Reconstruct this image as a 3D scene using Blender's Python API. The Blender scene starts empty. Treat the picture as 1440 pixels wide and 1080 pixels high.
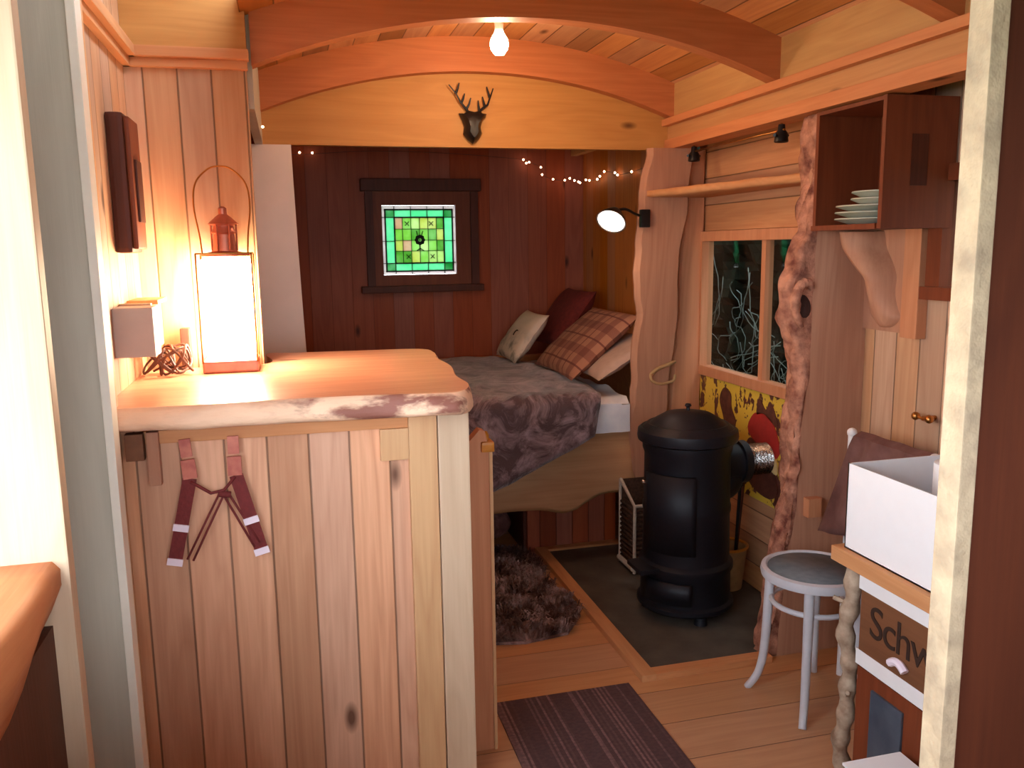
import bpy, bmesh, math, random
from mathutils import Vector, Matrix, noise
random.seed(7)
sc = bpy.context.scene
C = sc.collection
PI = math.pi
# ------------------------------------------------------------------ camera
H = 1.5
p_, y_, r_ = .160, .254, -.0148
fw = Vector((math.sin(y_)*math.cos(p_), math.cos(y_)*math.cos(p_), -math.sin(p_)))
rt = Vector((math.cos(y_), -math.sin(y_), 0)); up = rt.cross(fw)
rt2 = rt*math.cos(r_) + up*math.sin(r_); up2 = up*math.cos(r_) - rt*math.sin(r_)
cd = bpy.data.cameras.new('camera'); cam = bpy.data.objects.new('camera', cd); C.objects.link(cam)
cd.sensor_width = 36; cd.lens = 1190/1440*36; cd.clip_start = .02
cam.matrix_world = Matrix(((rt2.x, up2.x, -fw.x, 0), (rt2.y, up2.y, -fw.y, 0), (rt2.z, up2.z, -fw.z, H), (0, 0, 0, 1)))
sc.camera = cam
# ------------------------------------------------------------------ light
sc.view_settings.view_transform = 'Standard'; sc.view_settings.look = 'None'
sc.view_settings.exposure = 0.12; sc.view_settings.gamma = 1.0; sc.view_settings.use_curve_mapping = False
w = bpy.data.worlds.new('overcast_sky'); sc.world = w; w.use_nodes = True
bg = w.node_tree.nodes['Background']; bg.inputs[0].default_value = (.86, .93, 1.0, 1); bg.inputs[1].default_value = 9.0
LANTERN, BULB, READ, FAIRY = 60.0, 8.0, 1.2, 14.0

def s2l(c):
    return tuple((x/255/12.92 if x/255 <= .04045 else ((x/255+.055)/1.055)**2.4) for x in c) + (1,)
def plamp(name, loc, e, col, r=.03, kind='POINT', rot=None, spot=None):
    l = bpy.data.lights.new(name, kind); l.energy = e; l.color = col; l.shadow_soft_size = r
    o = bpy.data.objects.new(name, l); C.objects.link(o); o.location = loc
    if rot: o.rotation_euler = rot
    if spot: l.spot_size = spot; l.spot_blend = .6
    return o
# ------------------------------------------------------------------ materials
class NT:
    def __init__(s, name):
        s.m = bpy.data.materials.new(name); s.m.use_nodes = True
        s.t = s.m.node_tree; s.b = s.t.nodes['Principled BSDF']; s.out = s.t.nodes['Material Output']
    def n(s, t, **k):
        x = s.t.nodes.new(t)
        for a, v in k.items(): setattr(x, a, v)
        return x
    def L(s, a, b): s.t.links.new(a, b)
    def set(s, inp, v):
        if hasattr(v, 'is_linked') or isinstance(v, bpy.types.NodeSocket): s.L(v, inp)
        else: inp.default_value = v
    def math(s, op, a, b=0.0, c=None, clamp=False):
        x = s.n('ShaderNodeMath', operation=op, use_clamp=clamp)
        s.set(x.inputs[0], a); s.set(x.inputs[1], b)
        if c is not None: s.set(x.inputs[2], c)
        return x.outputs[0]
    def mix(s, f, a, b, mode='MIX'):
        x = s.n('ShaderNodeMix', data_type='RGBA', blend_type=mode)
        s.set(x.inputs[0], f); s.set(x.inputs[6], a); s.set(x.inputs[7], b)
        return x.outputs[2]
    def ramp(s, f, st):
        x = s.n('ShaderNodeMapRange'); x.clamp = True
        s.set(x.inputs[0], f); x.inputs[1].default_value = st[0]; x.inputs[2].default_value = st[1]
        x.inputs[3].default_value = st[2]; x.inputs[4].default_value = st[3]
        return x.outputs[0]
    def xyz(s):
        tc = s.n('ShaderNodeTexCoord'); sp = s.n('ShaderNodeSeparateXYZ'); s.L(tc.outputs['Object'], sp.inputs[0])
        return dict(X=sp.outputs[0], Y=sp.outputs[1], Z=sp.outputs[2])
    def comb(s, a, b, c):
        x = s.n('ShaderNodeCombineXYZ')
        for i, v in enumerate((a, b, c)): s.set(x.inputs[i], v)
        return x.outputs[0]
    def noise(s, v, scale, detail=4, rough=.55, dist=0):
        x = s.n('ShaderNodeTexNoise'); s.L(v, x.inputs['Vector'])
        x.inputs['Scale'].default_value = scale; x.inputs['Detail'].default_value = detail
        x.inputs['Roughness'].default_value = rough; x.inputs['Distortion'].default_value = dist
        return x.outputs[0]
    def bump(s, h, dist=.002, st=.5):
        x = s.n('ShaderNodeBump'); s.L(h, x.inputs['Height']); x.inputs['Distance'].default_value = dist; x.inputs['Strength'].default_value = st
        s.L(x.outputs[0], s.b.inputs['Normal'])

def wood(name, c1, c2, grain='Z', board=None, bw=.1, off=0.0, tone=.25, knots=True, rough=.55, groove=.0035, tint=None, kn=(70, 34, 20)):
    """long-grained softwood; boards run side by side along axis `board`"""
    q = NT(name); A = q.xyz()
    ax = ['X', 'Y', 'Z']; sc_ = {}
    if board:
        u = q.math('DIVIDE', q.math('ADD', A[board], off), bw)
        idn = q.math('FLOOR', u); f = q.math('FRACT', u)
        wn = q.n('ShaderNodeTexWhiteNoise', noise_dimensions='1D'); q.L(idn, wn.inputs['W']); r = wn.outputs[0]
        sh = q.math('MULTIPLY', r, 9.0)
        edge = q.math('MULTIPLY', q.math('MINIMUM', f, q.math('SUBTRACT', 1.0, f)), bw)
        g = q.ramp(edge, (groove*.3, groove, 0.0, 1.0))
    else:
        r = None; sh = 0.0; g = None
    def vec(al, ac):
        return q.comb(*[q.math('ADD', q.math('MULTIPLY', A[a], al if a == grain else ac), q.math('MULTIPLY', sh, 1.0) if a == grain and board else 0.0) for a in ax])
    n1 = q.noise(vec(.9, 9), 1.0, 3, .5, .6)
    rings = q.math('FRACT', q.math('MULTIPLY', n1, 6.0))
    rings = q.math('ABSOLUTE', q.math('SUBTRACT', rings, .5))
    n2 = q.noise(vec(3, 110), 1.0, 3, .6)
    f1 = q.math('ADD', q.math('MULTIPLY', rings, 1.0), q.math('MULTIPLY', q.math('SUBTRACT', n2, .5), .9))
    col = q.mix(q.ramp(f1, (-.45, 1.15, 0, 1)), s2l(c1), s2l(c2))
    if board:
        hs = q.n('ShaderNodeHueSaturation'); q.L(col, hs.inputs['Color'])
        q.L(q.ramp(r, (0, 1, 1-tone, 1+tone*.8)), hs.inputs['Value'])
        wn2 = q.n('ShaderNodeTexWhiteNoise', noise_dimensions='1D'); q.L(q.math('ADD', idn, 31.7), wn2.inputs['W'])
        q.L(q.ramp(wn2.outputs[0], (0, 1, .85, 1.15)), hs.inputs['Saturation'])
        col = hs.outputs[0]
    if knots:
        vo = q.n('ShaderNodeTexVoronoi'); vo.inputs['Scale'].default_value = 1.0
        q.L(vec(3.2, 7.5), vo.inputs['Vector'])
        k = q.ramp(vo.outputs['Distance'], (.06, .16, 1, 0))
        hsv = q.n('ShaderNodeSeparateColor'); q.L(vo.outputs['Color'], hsv.inputs[0])
        k = q.math('MULTIPLY', k, q.ramp(hsv.outputs[0], (.45, .5, 0, 1)))
        col = q.mix(q.math('MULTIPLY', k, .85), col, s2l(kn))
    if g is not None:
        col = q.mix(q.ramp(g, (0, 1, .38, 1)), (.03, .012, .006, 1), col)
        q.bump(q.math('ADD', g, q.math('MULTIPLY', n2, .15)), .004, .6)
    else: q.bump(n2, .002, .25)
    q.L(col, q.b.inputs['Base Color']); q.b.inputs['Roughness'].default_value = rough
    q.b.inputs['Specular IOR Level'].default_value = .3
    return q.m
def plain(name, c, rough=.5, metal=0.0, var=.12, scale=25, bump=0.0, c2=None, spec=.4):
    q = NT(name); tc = q.n('ShaderNodeTexCoord')
    n = q.noise(tc.outputs['Object'], scale, 4)
    a = s2l(c); b = s2l(c2) if c2 else tuple(x*(1-var*2) for x in a[:3]) + (1,)
    q.L(q.mix(q.ramp(n, (.35, .7, 0, 1)), a, b), q.b.inputs['Base Color'])
    q.b.inputs['Roughness'].default_value = rough; q.b.inputs['Metallic'].default_value = metal
    q.b.inputs['Specular IOR Level'].default_value = spec
    if bump: q.bump(n, bump, .6)
    return q.m
def emis(name, c, st):
    q = NT(name); q.b.inputs['Base Color'].default_value = s2l(c)
    q.b.inputs['Emission Color'].default_value = s2l(c); q.b.inputs['Emission Strength'].default_value = st
    tc = q.n('ShaderNodeTexCoord'); n = q.noise(tc.outputs['Object'], 5)
    q.L(q.ramp(n, (0, 1, .4, .5)), q.b.inputs['Roughness'])
    return q.m
def glass(name, c, rough=.02, alpha=.15):
    q = NT(name)
    tr = q.n('ShaderNodeBsdfTransparent'); tr.inputs[0].default_value = s2l(c)
    gl = q.n('ShaderNodeBsdfGlossy'); gl.inputs['Roughness'].default_value = rough
    mx = q.n('ShaderNodeMixShader'); fr = q.n('ShaderNodeFresnel'); fr.inputs[0].default_value = 1.45
    q.L(q.math('ADD', q.math('MULTIPLY', fr.outputs[0], .05), alpha*.1), mx.inputs[0])
    q.L(tr.outputs[0], mx.inputs[1]); q.L(gl.outputs[0], mx.inputs[2]); q.L(mx.outputs[0], q.out.inputs[0])
    return q.m

M = {}
PINE1, PINE2 = (226, 184, 148), (190, 136, 102)
M['pine_v_x'] = wood('pine boards upright', PINE1, PINE2, 'Z', 'X', .095)
M['cupboard'] = wood('pine cupboard boards', (232, 176, 138), (186, 122, 86), 'Z', 'X', .1, tone=.16, off=.475)
M['pine_v_y'] = wood('pine boards upright side', PINE1, PINE2, 'Z', 'Y', .11)
M['pine_h'] = wood('pine boards level', (206, 150, 104), (170, 106, 68), 'Y', 'Z', .12)
M['ceiling'] = wood('ceiling boards', (214, 150, 92), (176, 106, 60), 'Y', 'X', .1, tone=.4)
M['red_x'] = wood('red pine boards', (166, 78, 40), (128, 50, 26), 'Z', 'X', .12, tone=.05, groove=.0012, kn=(50, 18, 10))
M['red_y'] = wood('alcove side boards', (196, 122, 64), (160, 88, 44), 'Z', 'Y', .12, tone=.06, groove=.0012)
M['beam'] = wood('curved rib wood', (204, 128, 80), (170, 96, 56), 'X', knots=False)
M['beam_y'] = wood('plate beam wood', (206, 152, 100), (176, 118, 72), 'Y')
M['rail_y'] = wood('rail wood', (218, 148, 98), (190, 112, 68), 'Y')
M['ochre_x'] = wood('ochre header board', (204, 148, 82), (178, 120, 62), 'X', knots=True)
M['ochre_y'] = wood('ochre side board', (204, 160, 104), (176, 128, 78), 'Y', knots=False)
M['floor'] = wood('floor boards', (206, 150, 100), (176, 116, 72), 'X', 'Y', .19, tone=.1, knots=False, groove=.0025, rough=.45)
M['top'] = wood('worktop slab wood', (224, 166, 132), (182, 108, 82), 'X', rough=.35)
M['slab'] = wood('slab wood', (196, 146, 118), (162, 110, 86), 'Z', rough=.6, kn=(90, 50, 36))
M['slab_x'] = wood('slab wood level', (200, 154, 112), (170, 122, 84), 'X', rough=.6)
M['trim_z'] = wood('upright pine trim', (222, 180, 134), (192, 140, 98), 'Z', knots=False)
M['trim_y'] = wood('level pine trim', (214, 158, 110), (184, 122, 78), 'Y', knots=False)
M['trim_x'] = wood('level pine trim across', (214, 152, 102), (184, 116, 72), 'X', knots=False)
M['jamb'] = wood('pale jamb wood', (216, 190, 162), (190, 158, 128), 'Z', knots=False)
M['orange_z'] = wood('orange board', (210, 148, 110), (180, 114, 78), 'Z', knots=False)
M['darkwood'] = wood('dark stained wood', (92, 44, 28), (62, 26, 16), 'Z', knots=False)
M['dwood_in'] = wood('mahogany', (132, 66, 38), (98, 44, 24), 'Z', knots=False)
M['redbrown'] = wood('red brown entrance board', (100, 50, 30), (70, 32, 20), 'Z', knots=False)
M['greyboard'] = wood('grey green painted board', (202, 196, 180), (182, 176, 160), 'Z', knots=False)
M['bark'] = plain('bark', (200, 142, 116), .85, scale=20, bump=.03, c2=(104, 54, 44))
M['barkdark'] = plain('dark bark pocket', (60, 34, 28), .9, scale=30, bump=.01)
M['greybark'] = plain('grey branch bark', (188, 166, 144), .85, scale=22, bump=.01, c2=(128, 100, 80))
M['white'] = plain('white paint', (236, 234, 236), .45, var=.02)
M['whiteply'] = plain('white washed panel', (240, 226, 216), .6, var=.04, scale=6)
M['whitebox'] = plain('white card box', (240, 240, 244), .5, var=.01)
M['slate'] = plain('slate hearth', (92, 84, 76), .6, scale=7, c2=(70, 62, 56), bump=.003)
M['iron'] = plain('black cast iron', (26, 27, 36), .5, metal=.3, var=.1, scale=60, bump=.001)
M['ironlid'] = plain('black iron lid', (34, 34, 42), .45, metal=.3, var=.1, scale=60, bump=.001)
M['black'] = plain('black plastic', (22, 20, 22), .4, var=.05)
M['silver'] = plain('crinkled silver pipe', (190, 188, 186), .25, metal=1.0, scale=50, bump=.008)
M['brass'] = plain('brass', (190, 130, 70), .35, metal=.9)
M['copper'] = plain('pink copper', (196, 120, 100), .4, metal=.6)
M['greyplastic'] = plain('grey plastic', (186, 170, 160), .5, var=.03)
M['cable'] = plain('dark cable', (96, 58, 46), .5)
M['sheet'] = plain('white sheet', (244, 246, 250), .8, scale=9, c2=(222, 226, 236), bump=.01)
M['beige'] = plain('beige pillowcase', (190, 160, 144), .85, var=.06)
M['stripblue'] = plain('stool paint', (206, 206, 214), .5, var=.03)
M['seatgrey'] = plain('grey stool seat', (112, 122, 130), .5, scale=40, c2=(96, 106, 116))
M['plate'] = plain('pale plate glaze', (190, 196, 182), .25, var=.02)
M['lead'] = plain('dark lead strip', (20, 26, 22), .6)
M['wicker'] = plain('dark wicker', (84, 58, 44), .8, scale=90, bump=.01, c2=(50, 32, 24))
M['palewicker'] = plain('pale wicker rim', (196, 184, 170), .8, scale=80)
M['tan'] = plain('tan bucket', (176, 140, 96), .6)
M['amber'] = plain('amber cap', (206, 132, 44), .4)
M['grassm'] = plain('grass', (92, 112, 60), .9, scale=3, c2=(70, 92, 44))
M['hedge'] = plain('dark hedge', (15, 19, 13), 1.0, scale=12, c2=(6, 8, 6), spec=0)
M['stem'] = plain('pale bramble stems', (100, 110, 104), .8)
M['lantern_glow'] = emis('lit frosted glass', (255, 232, 196), LANTERN)
M['bulb_glow'] = emis('lit bulb', (255, 214, 170), 45)
M['read_glow'] = emis('lit reading bulb', (255, 226, 214), 7)
M['fairy_glow'] = emis('lit fairy bulb', (255, 196, 150), FAIRY)
M['clear'] = glass('clear window glass', (240, 244, 242))
M['refl'] = plain('reflective tape', (246, 232, 246), .2, var=.02)
M['redstrap'] = plain('dark red webbing', (120, 44, 44), .8, scale=120, bump=.003)
M['pinkclip'] = plain('pink buckle', (206, 124, 104), .5, c2=(170, 84, 72))
M['mauve'] = plain('mauve brown cloth', (130, 92, 86), .9, scale=9, c2=(98, 62, 58), bump=.01)
M['redcloth'] = plain('dark red cloth', (112, 36, 30), .9, scale=50, c2=(88, 26, 24))
M['pinkfur'] = plain('pink fleece', (150, 100, 92), .95, scale=30, bump=.03, c2=(104, 62, 58))
M['paper'] = plain('tissue roll', (238, 238, 242), .9, var=.02)
M['bluegrey'] = plain('blue grey painted panel', (84, 92, 104), .4, scale=8, c2=(60, 68, 82))
M['cratewood'] = wood('brown crate wood', (128, 84, 56), (98, 60, 40), 'Y', knots=False)
M['ink'] = plain('dark print', (52, 32, 24), .7)
M['cream'] = plain('cream print', (226, 200, 140), .6)

def tartan():
    q = NT('red brown tartan'); A = q.xyz()
    def st(c, per, w, o=0):
        f = q.math('FRACT', q.math('ADD', q.math('DIVIDE', c, per), o))
        return q.math('LESS_THAN', q.math('ABSOLUTE', q.math('SUBTRACT', f, .5)), w)
    col = s2l((164, 112, 88))
    d = s2l((96, 44, 42)); 
    col = q.mix(q.math('MULTIPLY', st(A['X'], .16, .16), .5), col, d)
    col = q.mix(q.math('MULTIPLY', st(A['Y'], .16, .16), .5), col, d)
    col = q.mix(q.math('MULTIPLY', st(A['X'], .16, .03, .5), .8), col, d)
    col = q.mix(q.math('MULTIPLY', st(A['Y'], .16, .03, .5), .8), col, d)
    q.L(col, q.b.inputs['Base Color']); q.b.inputs['Roughness'].default_value = .95
    return q.m
M['tartan'] = tartan()
def velvet():
    q = NT('crushed brown velvet'); tc = q.n('ShaderNodeTexCoord')
    n = q.noise(tc.outputs['Object'], 7, 8, .7, 1.2)
    q.L(q.mix(q.ramp(n, (.42, .64, 0, 1)), s2l((76, 50, 54)), s2l((176, 150, 156))), q.b.inputs['Base Color'])  # pale blotches put the highlights of the nap into the colour
    q.b.inputs['Roughness'].default_value = .5; q.b.inputs['Sheen Weight'].default_value = .5
    q.bump(n, .02, .7)
    return q.m
M['velvet'] = velvet()
def fur(name, c1, c2):
    q = NT(name); tc = q.n('ShaderNodeTexCoord')
    n = q.noise(tc.outputs['Object'], 9, 5, .7)
    q.L(q.mix(q.ramp(n, (.45, .65, 0, 1)), s2l(c1), s2l(c2)), q.b.inputs['Base Color'])  # lighter patches are highlights painted into the fur colour
    q.b.inputs['Roughness'].default_value = .6
    return q.m
M['fur'] = fur('dark brown sheepskin', (80, 52, 48), (176, 146, 142))
def stripes():
    q = NT('striped mat weave'); A = q.xyz()
    wn = q.n('ShaderNodeTexWhiteNoise', noise_dimensions='1D'); q.L(q.math('FLOOR', q.math('DIVIDE', A['X'], .0075)), wn.inputs['W'])
    a = q.ramp(wn.outputs[0], (.6, 1.0, 0, 1))
    n = q.noise(q.comb(q.math('MULTIPLY', A['X'], 60), q.math('MULTIPLY', A['Y'], 90), 0.0), 1.0, 2)
    col = q.mix(a, s2l((84, 58, 58)), s2l((140, 104, 100)))
    col = q.mix(q.ramp(n, (.35, .65, 0, .5)), col, s2l((62, 42, 46)))
    q.L(col, q.b.inputs['Base Color']); q.b.inputs['Roughness'].default_value = .95
    q.bump(n, .004, .6)
    return q.m
M['mat'] = stripes()
def signmat():
    q = NT('chipped yellow enamel'); tc = q.n('ShaderNodeTexCoord')
    A = q.xyz()
    n = q.noise(q.comb(0.0, A['Y'], q.math('MULTIPLY', A['Z'], .6)), 15, 3, .6, .3)
    n2 = q.noise(tc.outputs['Object'], 30, 3, .6)
    k = q.math('MAXIMUM', q.ramp(n, (.56, .58, 0, 1)), q.ramp(n2, (.62, .64, 0, 1)))
    q.L(q.mix(k, s2l((222, 186, 66)), s2l((92, 48, 42))), q.b.inputs['Base Color'])
    q.b.inputs['Roughness'].default_value = .35
    return q.m
M['sign'] = signmat()
def stained(name, c, st=.75):
    q = NT(name)
    tl = q.n('ShaderNodeBsdfTranslucent'); tc = q.n('ShaderNodeTexCoord')
    n = q.noise(tc.outputs['Object'], 14, 3)
    col = q.mix(q.ramp(n, (.35, .7, 0, .2)), s2l(c), (.7, .8, .7, 1)); q.L(col, tl.inputs[0])
    gl = q.n('ShaderNodeBsdfGlossy'); gl.inputs['Roughness'].default_value = .1
    mx = q.n('ShaderNodeMixShader'); mx.inputs[0].default_value = .04
    q.L(tl.outputs[0], mx.inputs[1]); q.L(gl.outputs[0], mx.inputs[2]); q.L(mx.outputs[0], q.out.inputs[0])
    return q.m
GC = [(104, 150, 78), (132, 170, 96), (104, 168, 124), (160, 180, 126), (170, 148, 126), (164, 172, 108), (168, 140, 130)]
M['sg'] = [stained('stained glass %d' % i, c) for i, c in enumerate(GC)]
M['sg_mint'] = stained('mint stained glass', (112, 184, 146)); M['sg_corner'] = stained('green stained glass', (60, 136, 84))
M['sg_white'] = stained('pale stained glass', (190, 180, 180)); M['sg_dark'] = stained('dark green stained glass', (20, 60, 24))
# ------------------------------------------------------------------ mesh helpers
def NB(): return bmesh.new()
def box(bm, x0, x1, y0, y1, z0, z1, mi=0, bev=0):
    v = [bm.verts.new((x, y, z)) for x in (x0, x1) for y in (y0, y1) for z in (z0, z1)]
    fs = [(0, 1, 3, 2), (4, 6, 7, 5), (0, 4, 5, 1), (2, 3, 7, 6), (0, 2, 6, 4), (1, 5, 7, 3)]
    F = []
    for f in fs:
        a = bm.faces.new([v[i] for i in f]); a.material_index = mi; F.append(a)
    if bev:
        es = list({e for f in F for e in f.edges})
        bmesh.ops.bevel(bm, geom=es, offset=bev, segments=2, affect='EDGES', profile=.7)
    return bm
def loft(bm, rings, closed=True, caps=True, mi=0, cap_mi=None):
    R = [[bm.verts.new(p) for p in r] for r in rings]
    n = len(R[0])
    for a, b in zip(R[:-1], R[1:]):
        for i in range(n if closed else n-1):
            f = bm.faces.new((a[i], a[(i+1) % n], b[(i+1) % n], b[i])); f.material_index = mi; f.smooth = True
    if caps and closed:
        for r in (R[0][::-1], R[-1]):
            f = bm.faces.new(r); f.material_index = mi if cap_mi is None else cap_mi
    return bm
def lathe(bm, prof, cx=0, cy=0, n=32, mi=0):
    rings = [[(cx+max(r, 1e-4)*math.cos(2*PI*k/n), cy+max(r, 1e-4)*math.sin(2*PI*k/n), z) for k in range(n)] for r, z in prof]
    return loft(bm, rings, mi=mi)
def tube(bm, pts, r, n=8, closed=False, mi=0):
    P = [Vector(p) for p in pts]; rings = []
    rr = r if isinstance(r, (list, tuple)) else [r]*len(P)
    prev = None
    for i, p in enumerate(P):
        t = (P[min(i+1, len(P)-1)]-P[max(i-1, 0)]).normalized()
        if closed: t = (P[(i+1) % len(P)]-P[i-1]).normalized()
        a = Vector((0, 0, 1)) if abs(t.z) < .9 else Vector((1, 0, 0))
        if prev is not None: u = (prev - t*prev.dot(t)).normalized()
        else: u = t.cross(a).normalized()
        prev = u; v = t.cross(u)
        rings.append([p+u*rr[i]*math.cos(2*PI*k/n)+v*rr[i]*math.sin(2*PI*k/n) for k in range(n)])
    if closed: rings.append(rings[0])
    return loft(bm, rings, caps=not closed, mi=mi)
def smooth_pts(pts, k=6):
    P = [Vector(p) for p in pts]; out = []
    for i in range(len(P)-1):
        p0, p1, p2, p3 = P[max(i-1, 0)], P[i], P[i+1], P[min(i+2, len(P)-1)]
        for j in range(k):
            t = j/k
            out.append(.5*((2*p1)+(p2-p0)*t+(2*p0-5*p1+4*p2-p3)*t*t+(3*p1-p0-3*p2+p3)*t**3))
    out.append(P[-1]); return out
def prism(bm, poly, f, a, b, mi=0, side_mi=None):
    """poly of 2-D points; f(u,v,w) -> xyz ; w runs a..b"""
    r0 = [bm.verts.new(f(u, v, a)) for u, v in poly]; r1 = [bm.verts.new(f(u, v, b)) for u, v in poly]
    x = bm.faces.new(r0[::-1]); x.material_index = mi; x = bm.faces.new(r1); x.material_index = mi
    n = len(poly)
    for i in range(n):
        x = bm.faces.new((r0[i], r0[(i+1) % n], r1[(i+1) % n], r1[i])); x.material_index = mi if side_mi is None else side_mi
    return bm
FXZ = lambda u, v, w: (u, w, v)
FYZ = lambda u, v, w: (w, u, v)
FXY = lambda u, v, w: (u, v, w)
ORG = {}
def link(name, bm, mats, parent=None, off=None, smooth=False, loc=None):
    bmesh.ops.recalc_face_normals(bm, faces=bm.faces)
    if parent is not None: off = ORG.get(parent.name, Vector((0, 0, 0)))
    off = Vector(off) if off is not None else Vector((0, 0, 0))
    bmesh.ops.translate(bm, verts=bm.verts, vec=-off)
    me = bpy.data.meshes.new(name); bm.to_mesh(me); bm.free()
    if not isinstance(mats, (list, tuple)): mats = [mats]
    for m in mats: me.materials.append(M[m] if isinstance(m, str) else m)
    if smooth:
        me.polygons.foreach_set('use_smooth', [True]*len(me.polygons))
        try: me.set_sharp_from_angle(angle=math.radians(40))
        except Exception: pass
    o = bpy.data.objects.new(name, me); C.objects.link(o)
    if parent is not None: o.parent = parent; ORG[o.name] = off
    else: o.location = off
    return o
def struct(name, bm, mats, parent=None, **k):
    o = link(name, bm, mats, parent, **k)
    if parent is None: o['kind'] = 'structure'
    return o
def tag(o, label, cat, group=None):
    o['label'] = label; o['category'] = cat
    if group: o['group'] = group
    return o
def thing(name, loc, label, cat, group=None):
    o = bpy.data.objects.new(name, None); C.objects.link(o); o.location = loc; ORG[o.name] = Vector(loc)
    o.empty_display_size = .05
    return tag(o, label, cat, group)
def fontobj(name, cu):
    a = bpy.data.objects.new('tmp', cu); me = bpy.data.meshes.new_from_object(a)
    bpy.data.objects.remove(a); return bpy.data.objects.new(name, me)
def solo(name, bm, mats, label, cat, group=None, smooth=False):
    lo = [min(v.co[i] for v in bm.verts) for i in range(3)]; hi = [max(v.co[i] for v in bm.verts) for i in range(3)]
    return tag(link(name, bm, mats, None, ((lo[0]+hi[0])/2, (lo[1]+hi[1])/2, lo[2]), smooth), label, cat, group)
def rnd(a, s=1.0, k=0.0): return noise.noise(Vector((a*s+k, k*1.7, 3.1)))

XL, XR, XB = -.43, 1.97, 1.90          # left wall, right wall, stove bay wall
YE, YH = 5.10, 3.70                     # end wall, header
CX, CZ = .835, -.155                    # centre of the roof arc
def arc(x, R): return CZ + math.sqrt(R*R-(x-CX)**2)
# ================================================================== SETTING
bm = NB(); box(bm, -.75, 2.05, -.6, 5.2, -.06, 0); struct('floor', bm, 'floor')
bm = NB(); box(bm, -14, 16, -14, 18, -.75, -.7); struct('ground', bm, 'grassm')
# left wall: window opening y .1-1.58 above the sill, panels elsewhere
bm = NB()
box(bm, XL-.06, XL, 1.945, YE, 0, 2.45)
struct('wall_left', bm, 'pine_v_y')
bm = NB(); box(bm, -.68, -.62, -.5, 1.93, 0, .90); box(bm, -.68, -.62, -.5, 1.93, 2.05, 2.45); box(bm, -.68, -.62, 1.58, 1.93, .9, 2.05); box(bm, -.68, -.62, -.5, -.2, .9, 2.05)
struct('wall_entrance_side', bm, 'darkwood')
bm = NB(); box(bm, XL, -.090, 2.75, 2.80, 0, 2.06); struct('wall_partition', bm, 'pine_v_x')
bm = NB(); box(bm, XL, -.086, 2.752, 2.80, 2.075, 2.45); struct('trim_1', bm, 'ochre_x')
# end wall with the hole for the stained glass
wx0, wx1, wz0, wz1 = .50, 1.07, 1.29, 1.83
bm = NB()
for a in ((-.5, wx0, 0, 2.45), (wx1, 2.05, 0, 2.45), (wx0, wx1, 0, wz0), (wx0, wx1, wz1, 2.45)):
    box(bm, a[0], a[1], YE, YE+.06, a[2], a[3])
struct('wall_back', bm, 'red_x')
bm = NB(); box(bm, 1.80, 1.86, 3.72, YE, 0, 2.3); struct('wall_alcove_right', bm, 'red_y')
# bay wall behind the stove with the window opening
by0, by1, bz0, bz1 = 2.80, 3.70, .93, 1.52
bm = NB()
for a in ((2.62, by0, 0, 2.1), (by1, 3.74, 0, 2.1), (by0, by1, 0, bz0), (by0, by1, bz1, 2.1)):
    box(bm, XB, XB+.035, a[0], a[1], a[2], a[3])
struct('wall_stove_bay', bm, 'pine_h')
bm = NB()
ny0, ny1, nz0, nz1 = 1.45, 2.24, 1.35, 1.70
for a in ((.96, ny0, 0, 2.1), (ny1, 2.64, 0, 2.1), (ny0, ny1, 0, nz0), (ny0, ny1, nz1, 2.1)):
    box(bm, XR, XR+.06, a[0], a[1], a[2], a[3])
struct('wall_right', bm, 'pine_v_y')
bm = NB(); box(bm, .902, 2.03, .940, .975, 0, 2.3); struct('wall_front', bm, 'redbrown')
bm = NB(); box(bm, .875, .902, .934, .9735, 0, 2.3, bev=.002); struct('trim_2', bm, plain('rough sawn post', (206, 184, 152), .9, scale=18, c2=(168, 148, 124), bump=.02))
bm = NB(); box(bm, -.68, 1.5, -.56, -.5, 0, 1.0); box(bm, -.68, -.35, -.56, -.5, 1.0, 2.45); box(bm, 1.0, 1.5, -.56, -.5, 1.0, 2.45); box(bm, -.35, 1.0, -.56, -.5, 1.76, 2.45); box(bm, 1.44, 1.5, -.5, .94, 0, 2.45)
struct('wall_rear_baffle', bm, 'darkwood')  # unseen rear wall, added with a lowered opening to cut light from behind
bm = NB(); box(bm, -.08, 1.5, -.56, .3, 2.38, 2.43); struct('ceiling_entrance', bm, 'ochre_y')
bm = NB(); box(bm, -.60, .34, .85, .89, .02, .84, bev=.004); d1 = struct('low_shade_blocker', bm, 'pine_v_x')  # unseen low panel added to shade the lower left of the entrance
bm = NB(); box(bm, -.60, .34, .845, .895, .84, .86, bev=.004); link('top_rail', bm, 'darkwood', d1)
bm = NB(); box(bm, -.47, -.445, -.5, 1.6, 0, .84); struct('added_shade_panel', bm, 'darkwood')  # dark panel added below the sill to stand for the shade there
# curved roof
bm = NB(); n = 28; x0, x1 = -.10, 1.80; R = 2.53
rr = []
for y in (.3, YE+.06):
    rr.append([(x0+(x1-x0)*i/n, y, arc(x0+(x1-x0)*i/n, R)) for i in range(n+1)] + [(x0+(x1-x0)*i/n, y, arc(x0+(x1-x0)*i/n, R)+.05) for i in range(n, -1, -1)])
loft(bm, rr); o = struct('ceiling', bm, 'ceiling')
for f in o.data.polygons: f.use_smooth = False
bm = NB(); box(bm, -.75, -.08, -.5, 2.80, 2.45, 2.5); box(bm, -.75, -.08, 2.8, YE, 2.45, 2.5); struct('ceiling_left', bm, 'ochre_y')
bm = NB(); box(bm, 1.78, 2.05, .96, YE, 2.06, 2.10); struct('ceiling_right', bm, 'ochre_y')
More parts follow.
